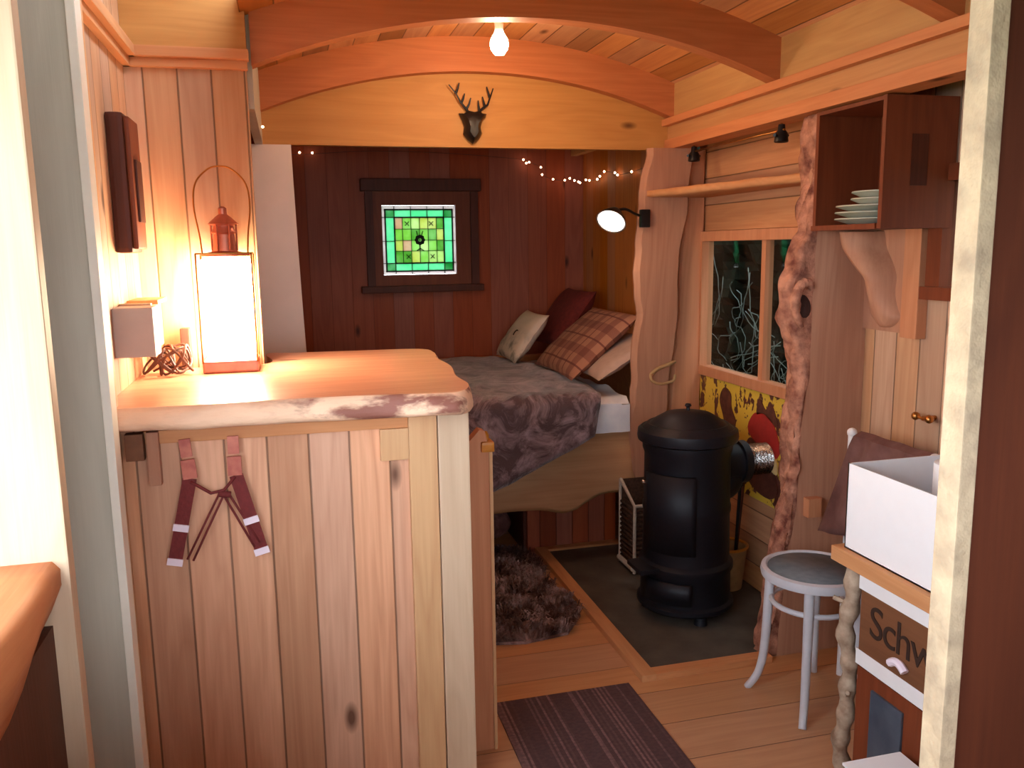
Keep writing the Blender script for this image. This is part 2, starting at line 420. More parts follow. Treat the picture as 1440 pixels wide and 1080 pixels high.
# side boards between the plates and the curved roof
bm = NB(); box(bm, 1.72, 1.76, .5, YE, 2.05, 2.26); struct('trim_3', bm, 'ochre_y')
bm = NB(); box(bm, -.105, -.074, 2.805, YE, 1.93, 2.45); struct('trim_4', bm, 'greyboard')
# right plate beam: three stacked boards
bm = NB(); box(bm, 1.70, 1.80, .5, 3.72, 1.93, 1.975, bev=.003); struct('trim_5', bm, 'rail_y')
bm = NB(); box(bm, 1.715, 1.80, .5, 3.72, 1.975, 2.035); struct('trim_6', bm, 'beam_y')
bm = NB(); box(bm, 1.685, 1.80, .5, 3.72, 2.035, 2.065, bev=.003); struct('trim_7', bm, 'rail_y')
# ribs
def rib(y, yy, name):
    bm = NB(); xs = [-.075+(1.795)*i/36 for i in range(37)]
    r2 = [[(x, yv, arc(x, 2.39)) for x in xs]+[(x, yv, arc(x, 2.535)) for x in xs[::-1]] for yv in (y, yy)]
    loft(bm, r2)
    for f in bm.faces: f.smooth = False
    return struct(name, bm, 'beam')
rib(3.645, 3.70, 'trim_8'); rib(2.785, 2.85, 'trim_9'); rib(1.93, 1.995, 'trim_10')
bm = NB(); xs = [-.075+(1.795)*i/36 for i in range(37)]
loft(bm, [[(x, yv, 1.93+rnd(x, 3, yv)*.0) for x in xs]+[(x, yv, arc(x, 2.53)) for x in xs[::-1]] for yv in (3.70, 3.735)])
for f in bm.faces: f.smooth = False
struct('trim_11', bm, 'ochre_x')
# crown moulding of the left wall and partition
bm = NB()
box(bm, XL, XL+.022, 1.93, 2.75, 2.03, 2.055, bev=.002); box(bm, XL, XL+.04, 1.93, 2.75, 2.055, 2.085, bev=.003)
struct('trim_12', bm, 'trim_y')
bm = NB(); box(bm, XL, -.085, 2.728, 2.75, 2.03, 2.055, bev=.002); box(bm, XL, -.08, 2.71, 2.75, 2.055, 2.085, bev=.003)
struct('trim_13', bm, 'trim_x')
# left entrance: jambs, edge painted pale as if daylit, sill
bm = NB(); box(bm, -.62, -.409, 1.60, 1.64, 0, 2.45, bev=.004); struct('trim_14', bm, 'jamb')
bm = NB(); box(bm, -.60, -.392, 1.90, 1.94, 0, 2.449); struct('trim_15', bm, 'greyboard')
bm = NB(); box(bm, -.392, -.374, 1.895, 1.95, 0, 2.45, bev=.002); struct('trim_16', bm, plain('painted daylight edge', (246, 240, 226), .5, var=.02))  # pale colour stands for daylight catching the board's edge
bm = NB(); box(bm, -.42, -.40, 1.93, 2.1, 0, 2.45); struct('trim_18', bm, 'trim_z')
bm = NB()
rings = []
for i in range(30):
    y = -.4+i*(1.60+.4)/29; e = -.425+.012*rnd(y, 4); d = .15+.03*rnd(y, 3, 2)-(.05*max(0, (y-1.3)/.3))
    rings.append([(-.66, y, .96), (e-.012, y, .96), (e, y, .945), (e+.006*rnd(y, 9), y, .96-d*.5), (e-.02, y, .96-d), (-.66, y, .96-d)])
loft(bm, rings); struct('trim_17', bm, 'rail_y')
# window_1 : stained glass in the end wall
bm = NB()
def framebox(bm, x0, x1, z0, z1, t, y0, y1):
    box(bm, x0, x0+t, y0, y1, z0, z1); box(bm, x1-t, x1, y0, y1, z0, z1)
    box(bm, x0+t, x1-t, y0, y1, z1-t, z1); box(bm, x0+t, x1-t, y0, y1, z0, z0+t)
box(bm, .495, .546, 5.085, 5.13, 1.285, 1.835); box(bm, .986, 1.075, 5.085, 5.13, 1.285, 1.835); box(bm, .546, .986, 5.085, 5.13, 1.755, 1.835); box(bm, .546, .986, 5.085, 5.13, 1.285, 1.348)
w1 = struct('window_1', bm, 'dwood_in')
bm = NB(); box(bm, .425, 1.135, 5.03, 5.10, 1.835, 1.905, bev=.006); box(bm, .45, .495, 5.06, 5.10, 1.285, 1.835); box(bm, 1.075, 1.12, 5.06, 5.10, 1.285, 1.835)
link('window_surround', bm, 'darkwood', w1)
bm = NB(); box(bm, .41, 1.14, 5.02, 5.10, 1.245, 1.285, bev=.006); link('window_sill', bm, 'darkwood', w1)
mx_ = lambda zx: .55+(zx-195)/550*.43
mz_ = lambda zy: 1.75-(zy-325)/505*.395
mats = M['sg']+[M['sg_mint'], M['sg_corner'], M['sg_white'], M['sg_dark']]
bm = NB(); cb = NB()
def cell(x0, x1, y0, y1, mi): box(bm, mx_(x0), mx_(x1), 5.105, 5.109, mz_(y1), mz_(y0), mi)
def came(x0, y0, x1, y1, t):
    a, b = (mx_(x0), mz_(y0)), (mx_(x1), mz_(y1)); d = Vector((b[0]-a[0], b[1]-a[1])); nn = Vector((-d.y, d.x)).normalized()*t/2
    prism(cb, [(a[0]+nn.x, a[1]+nn.y), (b[0]+nn.x, b[1]+nn.y), (b[0]-nn.x, b[1]-nn.y), (a[0]-nn.x, a[1]-nn.y)], FXZ, 5.099, 5.112)
cell(190, 750, 322, 350, 9); cell(190, 750, 812, 836, 9); cell(190, 216, 350, 812, 9); cell(730, 750, 350, 812, 9)
bx_ = [216, 285, 410, 535, 662, 730]; by_ = [350, 408, 585, 752, 812]
for i in range(5):
    for j in range(4):
        if 0 < i < 4 and 0 < j < 3: continue
        cell(bx_[i], bx_[i+1], by_[j], by_[j+1], 8 if i in (0, 4) and j in (0, 3) else 7)
gx = [285, 345, 410, 475, 540, 605, 662]; gy = [408, 495, 580, 660, 752]
for i in range(6):
    for j in range(4): cell(gx[i], gx[i+1], gy[j], gy[j+1], random.choice([0, 1, 1, 3, 3, 4, 5, 6]))
for x in gx: came(x, 408, x, 752, .0022 if x not in (285, 662) else .008)
for y in gy: came(285, y, 662, y, .0022 if y not in (408, 752) else .008)
for x in (410, 535): came(x, 325, x, 408, .003); came(x, 752, x, 835, .003)
for x in (285, 662): came(x, 325, x, 408, .004); came(x, 752, x, 835, .004)
came(190, 408, 285, 408, .004); came(662, 408, 750, 408, .004); came(190, 752, 285, 752, .004); came(662, 752, 750, 752, .004)
came(190, 585, 285, 585, .003); came(662, 585, 750, 585, .003)
for a in ((210, 350, 735, 350), (210, 812, 735, 812), (216, 345, 216, 818), (730, 345, 730, 818)): came(*a, .0085)
for cx, cy in ((380, 455), (565, 455), (385, 703), (570, 703)):
    came(cx-16, cy-16, cx+16, cy+16, .003); came(cx+16, cy-16, cx-16, cy+16, .003)
for k in range(8):
    a = k*PI/4; c0 = (475+26*math.cos(a), 578+26*math.sin(a))
    prism(cb, [(mx_(c0[0]+15*math.cos(t)), mz_(c0[1]+15*math.sin(t))) for t in [i*PI/4 for i in range(8)]], FXZ, 5.098, 5.103)
came(475, 600, 475, 655, .005); came(475, 640, 450, 660, .004); came(475, 640, 505, 660, .004); came(450, 510, 462, 555, .003); came(500, 510, 485, 555, .003)
link('stained_glass_pane', bm, mats, w1); link('lead_strips', cb, 'lead', w1)
# window_2 : stove bay
bm = NB()
box(bm, XB-.03, XB+.03, 2.75, 3.70, 1.515, 1.56, bev=.003); box(bm, XB-.03, XB+.03, 2.75, 3.70, .89, .935, bev=.003)
box(bm, XB-.03, XB+.03, 3.64, 3.70, .935, 1.515); box(bm, XB-.03, XB+.03, 2.75, 2.80, .935, 1.515); box(bm, XB-.012, XB+.025, 3.118, 3.15, .935, 1.515)
w2 = struct('window_2', bm, 'orange_z')
bm = NB(); box(bm, XB+.005, XB+.010, 2.80, 3.64, .935, 1.515); link('pane', bm, 'clear', w2)
# window_3 : beside the front post
bm = NB()
box(bm, XR-.03, XR+.03, ny0, ny1+.03, nz1-.02, nz1+.03); box(bm, XR-.05, XR+.03, ny0, ny1+.03, nz0-.03, nz0+.01); box(bm, XR-.03, XR+.03, ny1-.03, ny1+.03, nz0, nz1)
w3 = struct('window_3', bm, 'dwood_in')
bm = NB(); box(bm, XR+.005, XR+.01, ny0, ny1-.03, nz0, nz1); link('pane', bm, 'clear', w3)
# hedge of brambles outside the bay window
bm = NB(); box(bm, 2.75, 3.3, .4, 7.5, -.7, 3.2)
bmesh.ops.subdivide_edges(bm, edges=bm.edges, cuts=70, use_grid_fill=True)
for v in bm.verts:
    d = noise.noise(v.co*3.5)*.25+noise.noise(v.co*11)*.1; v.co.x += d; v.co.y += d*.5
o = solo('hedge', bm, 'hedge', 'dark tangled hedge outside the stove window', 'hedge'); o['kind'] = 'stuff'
bm = NB()
for i in range(300):
    y = random.uniform(3.2, 5.6); z = random.uniform(-.3, 1.1); x = random.uniform(2.15, 2.4)
    pts = []; a = random.uniform(0, 6.28); cur = random.uniform(-.9, .9)
    for k in range(9):
        pts.append((x, y, z)); a += cur+random.uniform(-.4, .4); y += .05*math.cos(a); z += .05*abs(math.sin(a)+.35); x += random.uniform(-.015, .015)
    tube(bm, pts, .0026, 4)
o = solo('bramble_stems', bm, 'stem', 'pale curling bramble stems seen through the dark bay window', 'brambles'); o['kind'] = 'stuff'
# ================================================================== COUNTER
t = thing('counter_cupboard', (0, 2.4, 0), 'pine boarded cupboard under the live edge worktop, straps hung on its front', 'cupboard')
bm = NB(); box(bm, -.425, .275, 2.12, 2.14, 0, 1.084); link('front_boards', bm, 'cupboard', t)
bm = NB(); box(bm, .405, .425, 2.13, 2.80, 0, 1.084); box(bm, -.10, .405, 2.74, 2.76, 0, 1.084); link('side_panel', bm, 'trim_z', t)
bm = NB(); box(bm, .272, .345, 2.10, 2.13, 0, 1.084, bev=.004); link('corner_post', bm, 'trim_z', t)
bm = NB(); box(bm, .347, .428, 2.095, 2.13, 0, 1.084, bev=.004); link('corner_post', bm, 'jamb', t)
bm = NB(); box(bm, -.36, .272, 2.108, 2.12, 1.052, 1.084, bev=.003); link('top_rail', bm, 'trim_x', t)
bm = NB(); box(bm, .20, .272, 2.100, 2.12, .97, 1.052, bev=.003); link('corner_block', bm, 'trim_z', t)
bm = NB(); box(bm, -.345, -.318, 2.09, 2.12, .955, 1.084, bev=.003); link('support_bracket', bm, 'slab', t)
bm = NB(); box(bm, -.39, -.35, 2.08, 2.11, 1.02, 1.084, bev=.003); link('support_bracket', bm, 'cratewood', t)
# worktop slab
top = [(-.43, 1.985)]; 
fr = smooth_pts([(-.43, 2.03, 0), (-.40, 2.07, 0), (-.2, 2.055, 0), (0, 2.065, 0), (.2, 2.05, 0), (.33, 2.03, 0), (.40, 2.04, 0), (.438, 2.14, 0), (.435, 2.3, 0), (.458, 2.5, 0), (.45, 2.7, 0), (.465, 2.85, 0), (.43, 2.97, 0), (.2, 3.0, 0), (.0, 3.02, 0), (-.088, 3.02, 0), (-.088, 2.75, 0), (-.43, 2.75, 0)], 8)
rings = []
for z, o_ in ((1.15, 0), (1.147, .006), (1.135, .014), (1.118, .020), (1.105, .022), (1.096, .014), (1.093, .004)):
    r = []
    for i, p in enumerate(fr):
        x, y = p.x, p.y; k = 1.0
        nx, ny = 0, 0
        if y < 2.12: ny = -1
        if x > .40: nx = 1
        if ny and nx: nx, ny = .7, -.7
        w_ = o_*(1+.9*rnd(x*1.3+y, 5, 0)+.5*rnd(x+y*2, 22, z*9)) if (nx or ny) else 0
        r.append((x+nx*w_*.6, y+ny*w_, z+ (0 if z == 1.15 else .006*rnd(x, 8, 4))))
    rings.append(r)
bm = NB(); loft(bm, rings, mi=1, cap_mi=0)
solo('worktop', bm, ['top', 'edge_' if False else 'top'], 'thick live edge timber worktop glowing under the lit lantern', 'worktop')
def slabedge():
    q = NT('bark streaked slab edge paled by daylight'); tc = q.n('ShaderNodeTexCoord'); A = q.xyz()
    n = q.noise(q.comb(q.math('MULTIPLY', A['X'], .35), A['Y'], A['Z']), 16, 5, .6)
    k = q.math('MULTIPLY', q.ramp(n, (.46, .58, 0, 1)), q.ramp(A['X'], (-.16, .02, .12, 1)))  # bark streaks fade out leftward, where window daylight is painted into the edge
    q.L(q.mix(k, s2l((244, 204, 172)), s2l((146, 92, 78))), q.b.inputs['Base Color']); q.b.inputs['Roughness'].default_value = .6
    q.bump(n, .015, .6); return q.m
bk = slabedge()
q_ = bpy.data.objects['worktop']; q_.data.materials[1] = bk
# lantern
LX, LY, LZ = -.178, 2.655, 1.15
t = thing('lantern', (LX, LY, LZ), 'lit brass and glass lantern with tall loop handle on the worktop', 'lantern')
bm = NB(); box(bm, LX-.078, LX+.078, LY-.078, LY+.078, LZ, LZ+.035, bev=.006); link('base', bm, 'copper', t)
bm = NB(); lathe(bm, [(.0, LZ+.04), (.069, LZ+.04), (.071, LZ+.06), (.071, LZ+.325), (.06, LZ+.335), (0, LZ+.335)], LX, LY, 40); link('glass_cylinder', bm, 'lantern_glow', t, smooth=True)
bm = NB()
for sx in (-1, 1):
    for sy in (-1, 1): tube(bm, [(LX+sx*.076, LY+sy*.076, LZ+.03), (LX+sx*.076, LY+sy*.076, LZ+.345)], .003, 6)
for z in (LZ+.345,):
    tube(bm, [(LX-.076, LY-.076, z), (LX+.076, LY-.076, z), (LX+.076, LY+.076, z), (LX-.076, LY+.076, z)], .003, 6, closed=True)
link('wire_frame', bm, 'brass', t)
bm = NB(); lathe(bm, [(.07, LZ+.337), (.07, LZ+.342), (.034, LZ+.352), (.030, LZ+.40), (.036, LZ+.405), (.034, LZ+.41), (.03, LZ+.415), (.028, LZ+.425), (.044, LZ+.43), (.02, LZ+.452), (.012, LZ+.458), (.012, LZ+.475), (.006, LZ+.48), (0, LZ+.481)], LX, LY, 28)
for k in range(6):
    a = k*PI/3; tube(bm, [(LX+.035*math.cos(a), LY+.035*math.sin(a), LZ+.352), (LX+.035*math.cos(a), LY+.035*math.sin(a), LZ+.43)], .003, 6)
link('chimney_cap', bm, 'copper', t, smooth=True)
bm = NB(); pts = smooth_pts([(LX-.064, LY, LZ+.345), (LX-.068, LY, LZ+.40), (LX-.078, LY, LZ+.48), (LX-.07, LY, LZ+.545), (LX-.035, LY, LZ+.585), (LX, LY, LZ+.595), (LX+.035, LY, LZ+.585), (LX+.07, LY, LZ+.545), (LX+.078, LY, LZ+.48), (LX+.068, LY, LZ+.40), (LX+.064, LY, LZ+.345)], 6)
tube(bm, pts, .0028, 6); link('loop_handle', bm, 'brass', t, smooth=True)
# cable heap, plug and boxes on the left wall
bm = NB()
pts = [(-.395, 2.62, 1.16)]
for i in range(46):
    a = i*1.15; c = -.38+.06*min(1, i/40)+.012*math.sin(i*2.1)
    pts.append((c+.04*math.cos(a), 2.60+.05*math.sin(a), 1.158+.036*(1+math.sin(i*1.7))+.018*rnd(i, .7)))
pts.append((-.30, 2.70, 1.156))
tube(bm, smooth_pts(pts, 5), .0035, 6)
solo('cable_coil', bm, 'cable', 'heap of dark looped cable on the worktop beside the lantern', 'cable', smooth=True)
t = thing('plug_adaptor', (-.315, 2.70, 1.151), 'black plug adaptor standing above the looped cable', 'plug')
bm = NB(); box(bm, -.325, -.298, 2.69, 2.735, 1.151, 1.275, bev=.004); link('adaptor_body', bm, 'cable', t)
t = thing('junction_box', (-.38, 2.3, 1.24), 'grey box fixed to the left wall nearest the entrance', 'electrical box')
bm = NB(); box(bm, XL, -.335, 2.28, 2.38, 1.24, 1.365, bev=.004); link('box_body', bm, 'greyplastic', t)
bm = NB(); box(bm, XL, -.352, 2.376, 2.40, 1.235, 1.37, bev=.003); link('back_plate', bm, 'jamb', t)
t = thing('socket_box', (-.40, 2.6, 1.25), 'orange lit socket box on the left wall behind the grey box', 'electrical box')
bm = NB(); box(bm, XL, -.365, 2.50, 2.66, 1.235, 1.36, bev=.004); link('box_body', bm, 'trim_x', t)
bm = NB(); box(bm, XL, -.35, 2.49, 2.67, 1.36, 1.372, bev=.003); link('box_lid', bm, 'trim_y', t)
t = thing('wall_key_box', (-.40, 2.48, 1.50), 'dark rounded wooden box hung high on the left wall', 'wall box')
bm = NB(); box(bm, XL, -.387, 2.40, 2.56, 1.50, 1.855, bev=.012); link('box_body', bm, 'darkwood', t)
bm = NB(); box(bm, -.387, -.374, 2.41, 2.55, 1.51, 1.845, bev=.005); f_ = link('box_door', bm, 'dwood_in', t)
bm = NB(); box(bm, -.374, -.368, 2.44, 2.52, 1.58, 1.74, bev=.002); link('door_panel', bm, 'darkwood', f_)
# straps
def band(pts, w, th=.0025, y=2.098):
    b = NB()
    for (a, c) in zip(pts[:-1], pts[1:]):
        d = Vector((c[0]-a[0], c[1]-a[1])).normalized(); nn = Vector((-d.y, d.x))*w/2
        prism(b, [(a[0]+nn.x, a[1]+nn.y), (c[0]+nn.x, c[1]+nn.y), (c[0]-nn.x, c[1]-nn.y), (a[0]-nn.x, a[1]-nn.y)], FXZ, y-th, y)
    return b
t = thing('strap_harness', (-.22, 2.10, .76), 'dark red webbing straps with pink clips and bright reflective tabs hanging on cupboard front', 'straps')
for (c0, c1, b0, b1) in (((-.262, 1.062), (-.254, .965), (-.256, .965), (-.305, .755)), ((-.152, 1.062), (-.152, .965), (-.150, .965), (-.100, .762))):
    s_ = link('strap', band([b0, ((b0[0]+b1[0])/2, (b0[1]+b1[1])/2), b1], .032), 'redstrap', t)
    cb = NB()
    bb = band([c0, (c0[0]+(c1[0]-c0[0])*.45, c0[1]+(c1[1]-c0[1])*.45)], .026, .006, 2.100); me = bpy.data.meshes.new('x'); bb.to_mesh(me); cb.from_mesh(me)
    bb.free(); bb = band([(c0[0]+(c1[0]-c0[0])*.52, c0[1]+(c1[1]-c0[1])*.52), c1], .032, .008, 2.101); bb.to_mesh(me); cb.from_mesh(me); bb.free()
    bpy.data.meshes.remove(me)
    link('clip', cb, 'pinkclip', t)
    for k in (.58, .98):
        m0 = (b0[0]+(b1[0]-b0[0])*(k-.05), b0[1]+(b1[1]-b0[1])*(k-.05)); m1 = (b0[0]+(b1[0]-b0[0])*(k+.03), b0[1]+(b1[1]-b0[1])*(k+.03))
        o = link('reflective_tab', band([m0, m1], .036, .004, 2.096), 'refl', s_)
bm = NB()
for a, b in (((-.178, .925), (-.262, .76)), ((-.190, .925), (-.275, .765)), ((-.185, .925), (-.118, .78)), ((-.172, .925), (-.105, .79))):
    tube(bm, [(a[0], 2.096, a[1]), (b[0], 2.096, b[1])], .003, 6)
tube(bm, [(-.255, 2.096, .958), (-.21, 2.096, .925), (-.18, 2.096, .93), (-.152, 2.096, .962)], .004, 6)
tube(bm, [(-.192, 2.095, .922), (-.165, 2.095, .918)], .008, 8)
link('cord', bm, 'redstrap', t)
# bench end
t = thing('bench_end', (.485, 2.31, 0), 'narrow orange upright board with slanted top beside the cupboard', 'panel')
bm = NB(); prism(bm, [(.436, 0), (.525, 0), (.527, .93), (.515, .985), (.50, .99), (.462, .95), (.44, .88)], FXZ, 2.30, 2.34); link('board', bm, 'orange_z', t)
bm = NB(); box(bm, .5255, .535, 2.295, 2.345, 0, .925); link('edge_strip', bm, 'trim_z', t)
bm = NB(); box(bm, .502, .54, 2.285, 2.352, .925, .955, bev=.008); lathe(bm, [(.0, .955), (.012, .955), (.014, .968), (.008, .98), (0, .982)], .518, 2.32, 12); link('cap', bm, 'amber', t)
# white upright panel at the bed alcove
bm = NB(); rg = []
for i in range(15):
    z = i*1.93/14; xr_ = .105-.068*(z/1.93)-.012*math.sin(PI*z/1.93)
    rg.append([(-.12, 3.70, z), (xr_, 3.70, z), (xr_, 3.735, z), (-.12, 3.735, z)])
loft(bm, rg)
for f in bm.faces: f.smooth = False
solo('white_side_panel', bm, 'whiteply', 'plain whitish upright panel with curved edge at left of bed', 'panel')
# ================================================================== BED
t = thing('bed', (.8, 4.3, 0), 'built-in bed across the far end with live edge front board', 'bed')
bm = NB(); rg = []
for i in range(40):
    x = .115+i*(1.425/39)
    lo = .30-.028*math.exp(-((x-1.18)/.08)**2)+.05*max(0, min(1, (x-1.25)/.12))+.006*rnd(x, 6)
    hi = .645
    rg.append([(x, 3.62, lo), (x, 3.615, lo+.02), (x, 3.62, hi), (x, 3.67, hi), (x, 3.67, lo+.02)])
loft(bm, rg); link('front_board', bm, 'slab_x', t)
bm = NB(); box(bm, 1.075, 1.54, 3.88, 3.90, 0, .33); link('skirt', bm, wood('red skirt boards', (176, 84, 46), (140, 56, 28), 'Z', 'X', .085, knots=False), t)
bm = NB(); box(bm, .0, 1.06, 4.30, 4.32, 0, .56); box(bm, 1.06, 1.08, 3.9, 4.3, 0, .56); link('recess_panel', bm, 'darkwood', t)
bm = NB(); box(bm, .115, 1.56, 3.745, 5.09, .56, .60); link('base_boards', bm, 'slab_x', t)
bm = NB(); box(bm, -.04, 1.79, 5.03, 5.095, .62, .835); box(bm, 1.725, 1.795, 3.75, 5.03, .60, 1.13); link('ledge', bm, 'trim_x', t)
bm = NB(); box(bm, .115, 1.50, 3.60, 5.02, .645, .80)
bmesh.ops.subdivide_edges(bm, edges=bm.edges, cuts=30, use_grid_fill=True)
for v in bm.verts:
    if v.co.z > .62 and v.co.y < 3.66: v.co.y -= .03*noise.noise(Vector((v.co.x*14, 0, v.co.z*3)))+.0
    if v.co.z > .78: v.co.z += (.028 if v.co.x > 1.27 else .008)*noise.noise(Vector((v.co.x*16+3, v.co.y*5, 0)))+.004
    if v.co.z > .78 and v.co.y < 3.64: v.co.z -= .03; v.co.y += .01
link('mattress', bm, 'sheet', t, smooth=True)
# throw: cloth sheet draped over the front of the bed
bm = NB(); nu, nv = 46, 60
V = []
prof = []
def throwpt(u, v):
    # u across (x), v from back (0) to hanging front edge (1)
    back_y = 4.98-.05*u; 
    xr_ = 1.22+.12*math.sin(v*3)+.06*v
    x = .125+(xr_-.125)*u
    top_len = back_y-3.585; drop = .21+.52*(1-u)
    if u > .9: drop -= (u-.9)*.1
    L_ = top_len+max(.03, drop); s = v*L_
    if s < top_len: y, z = back_y-s, .845
    else:
        k = s-top_len; y = 3.575-.035*math.sin(min(1, k/.05)*PI/2); z = .845-max(0, k-.01)
    f = noise.noise(Vector((x*6, y*5, z*5)))*.016+noise.noise(Vector((x*15, y*13, z*9+4)))*.008
    if s < top_len: z += f
    else: y -= abs(f)*1.3+.006*math.sin(x*22)+.006
    if u > .93: z -= (u-.93)*.3 if s < top_len else 0
    if u > .95 and s < top_len: z = max(z, .832)
    return (x, y, z)
for j in range(nv+1): V.append([bm.verts.new(throwpt(i/nu, j/nv)) for i in range(nu+1)])
for j in range(nv):
    for i in range(nu): bm.faces.new((V[j][i], V[j][i+1], V[j+1][i+1], V[j+1][i]))
o = solo('bed_throw', bm, 'velvet', 'crushed brown velvet throw spread over the bed and down its front', 'throw', smooth=True)
md = o.modifiers.new('s', 'SOLIDIFY'); md.thickness = .012; md.offset = 1
def pillow(name, mat, a_lo, a_hi, y0, y1, th, label, cat, group=None, extra=None):
    """leans in x: low edge a_lo=(x,z), high edge a_hi, spans y0..y1"""
    L_ = math.hypot(a_hi[0]-a_lo[0], a_hi[1]-a_lo[1]); W = y1-y0; b = NB(); n = 22; grid = {}
    for s in (1, -1):
        for i in range(n+1):
            for j in range(n+1):
                u, v = -1+2*i/n, -1+2*j/n
                if s == -1 and (i in (0, n) or j in (0, n)): grid[s, i, j] = grid[1, i, j]; continue
                h = ((1-abs(u)**3)*(1-abs(v)**3))**.5*th/2
                pu = u*(1-.07*(1-v*v)*0-.05*(abs(v)**2 < .0)); k = 1-.06*(1-u*u)*abs(v)**4; k2 = 1-.06*(1-v*v)*abs(u)**4
                h += .006*noise.noise(Vector((u*3, v*3, s)))*(1-abs(u)**4)
                grid[s, i, j] = b.verts.new((u*L_/2*k2, v*W/2*k, s*h))
        for i in range(n):
            for j in range(n):
                q = [grid[s, i, j], grid[s, i+1, j], grid[s, i+1, j+1], grid[s, i, j+1]]
                b.faces.new(q if s == 1 else q[::-1])
    o = link(name, b, mat, None, smooth=True)
    ang = math.atan2(a_hi[1]-a_lo[1], a_hi[0]-a_lo[0])
    o.rotation_euler = (0, -ang, 0)
    o.location = ((a_lo[0]+a_hi[0])/2, (y0+y1)/2, (a_lo[1]+a_hi[1])/2)
    tag(o, label, cat, group); return o
pillow('beige_pillow', 'beige', (1.36, .885), (1.67, 1.06), 3.64, 4.12, .08, 'plain beige pillow under the tartan one on the bed', 'pillow')
pillow('tartan_pillow', 'tartan', (1.27, .87), (1.62, 1.17), 3.77, 4.40, .11, 'red brown tartan pillow leaning at the right end of bed', 'pillow')
pillow('dark_red_cushion', 'redcloth', (1.44, .93), (1.66, 1.25), 4.48, 4.97, .14, 'dark red cushion behind the pale animal print cushion', 'cushion')
def printcush():
    q = NT('cream cushion print'); tc = q.n('ShaderNodeTexCoord'); A = q.xyz()
    n = q.noise(tc.outputs['Object'], 9, 5, .6)
    low = q.ramp(A['X'], (-.10, .04, 1, 0))
    k = q.math('MULTIPLY', q.ramp(n, (.42, .6, 0, 1)), low)
    q.L(q.mix(k, s2l((216, 196, 176)), s2l((110, 104, 92))), q.b.inputs['Base Color']); q.b.inputs['Roughness'].default_value = .9
    return q.m
M['print'] = printcush()
pc = pillow('print_cushion', 'print', (1.17, .87), (1.37, 1.13), 4.44, 4.88, .10, 'cream cushion with faint animal print between throw and tartan pillow', 'cushion')
b = NB()
for (u, v) in ((-.01, -.05),):
    tube(b, [(u+.018*math.cos(a), v+.022*math.sin(a), .053) for a in [i*PI/5-.4 for i in range(6)]], .0035, 6)
o = link('printed_face', b, 'ink'); o.parent = pc
# waney slabs at the head of the bed
def zprof(tab, z):
    for (a, xa), (b_, xb) in zip(tab[:-1], tab[1:]):
        if a <= z <= b_: 
            k = (z-a)/(b_-a); k = k*k*(3-2*k); return xa+(xb-xa)*k
    return tab[-1][1]
SA = [(0, 1.57), (.305, 1.549), (.5, 1.515), (.657, 1.50), (.8, 1.53), (.994, 1.532), (1.2, 1.555), (1.323, 1.54), (1.72, 1.561), (1.93, 1.60)]
SB = [(0, 1.69), (.5, 1.683), (.85, 1.696), (1.2, 1.74), (1.4, 1.735), (1.68, 1.78), (1.93, 1.80)]
def upslab(tabL, tabR, y0, y1, z1, n=60, jit=.008, k=0):
    bm = NB(); rg = []
    for i in range(n+1):
        z = z1*i/n; xl = zprof(tabL, z)+jit*rnd(z, 14, k); xr_ = zprof(tabR, z)+jit*rnd(z, 11, k+5)
        rg.append([(xl+.006, y0, z), (xr_-.004, y0, z), (xr_+.012, y0+(y1-y0)*.6, z), (xr_+.012, y1, z), (xl-.012, y1, z), (xl-.014, y0+(y1-y0)*.6, z)])
    loft(bm, rg, mi=0)
    for f in bm.faces:
        f.smooth = False
    for f in bm.faces:
        c = f.calc_center_median(); 
        if abs(f.normal.x) > 0 and len(f.verts) == 4:
            xs = [v.co.y for v in f.verts]
            if max(xs)-min(xs) > .001 and min(xs) < y0+.001: f.material_index = 1
    return bm
solo('live_edge_slab', upslab(SA, SB, 3.61, 3.65, 1.93), ['slab', plain('wane edge', (224, 172, 132), .7, scale=20)], 'tall wavy edged timber slab at the head of the bed', 'timber slab')
solo('live_edge_slab', upslab([(0, 1.70), (1.93, 1.79)], [(0, 1.885), (1.93, 1.885)], 3.655, 3.69, 1.93, k=3), ['orange_z', 'orange_z'], 'rear timber slab joining the bay window wall behind the wavy slab', 'timber slab')
# clasp / antler hook on slab
bm = NB(); tube(bm, smooth_pts([(1.60, 3.60, .905), (1.63, 3.585, .935), (1.68, 3.575, .955), (1.715, 3.585, .965)], 6), .009, 8)
tube(bm, smooth_pts([(1.60, 3.60, .905), (1.60, 3.58, .88), (1.64, 3.575, .865), (1.70, 3.575, .875), (1.72, 3.59, .90)], 6), .007, 8)
solo('branch_hook', bm, 'tan', 'small pale branch hook on the wavy slab above the stove', 'hook', smooth=True)
# right slab with bark edge and burl
FB = [(0, 1.655), (.33, 1.68), (.6, 1.715), (.82, 1.72), (1.09, 1.745), (1.28, 1.745), (1.5, 1.75), (1.93, 1.75)]
LB = [(0, 1.60), (.341, 1.655), (.6, 1.70), (.862, 1.70), (1.03, 1.705), (1.13, 1.69), (1.24, 1.655), (1.36, 1.645), (1.46, 1.685), (1.55, 1.73), (1.93, 1.748)]
t = thing('bark_edged_slab', (1.82, 2.6, 0), 'wide upright timber slab with barky burled edge right of the stove', 'timber slab')
bm = NB(); rg = []
for i in range(61):
    z = 1.93*i/60; xf = zprof(FB, z)+.006*rnd(z, 12)
    rg.append([(xf, 2.58, z), (1.968, 2.58, z), (1.968, 2.64, z), (xf, 2.64, z)])
loft(bm, rg)
for f in bm.faces: f.smooth = False
link('board', bm, 'slab', t)
bm = NB(); rg = []; N = 110; K = 12
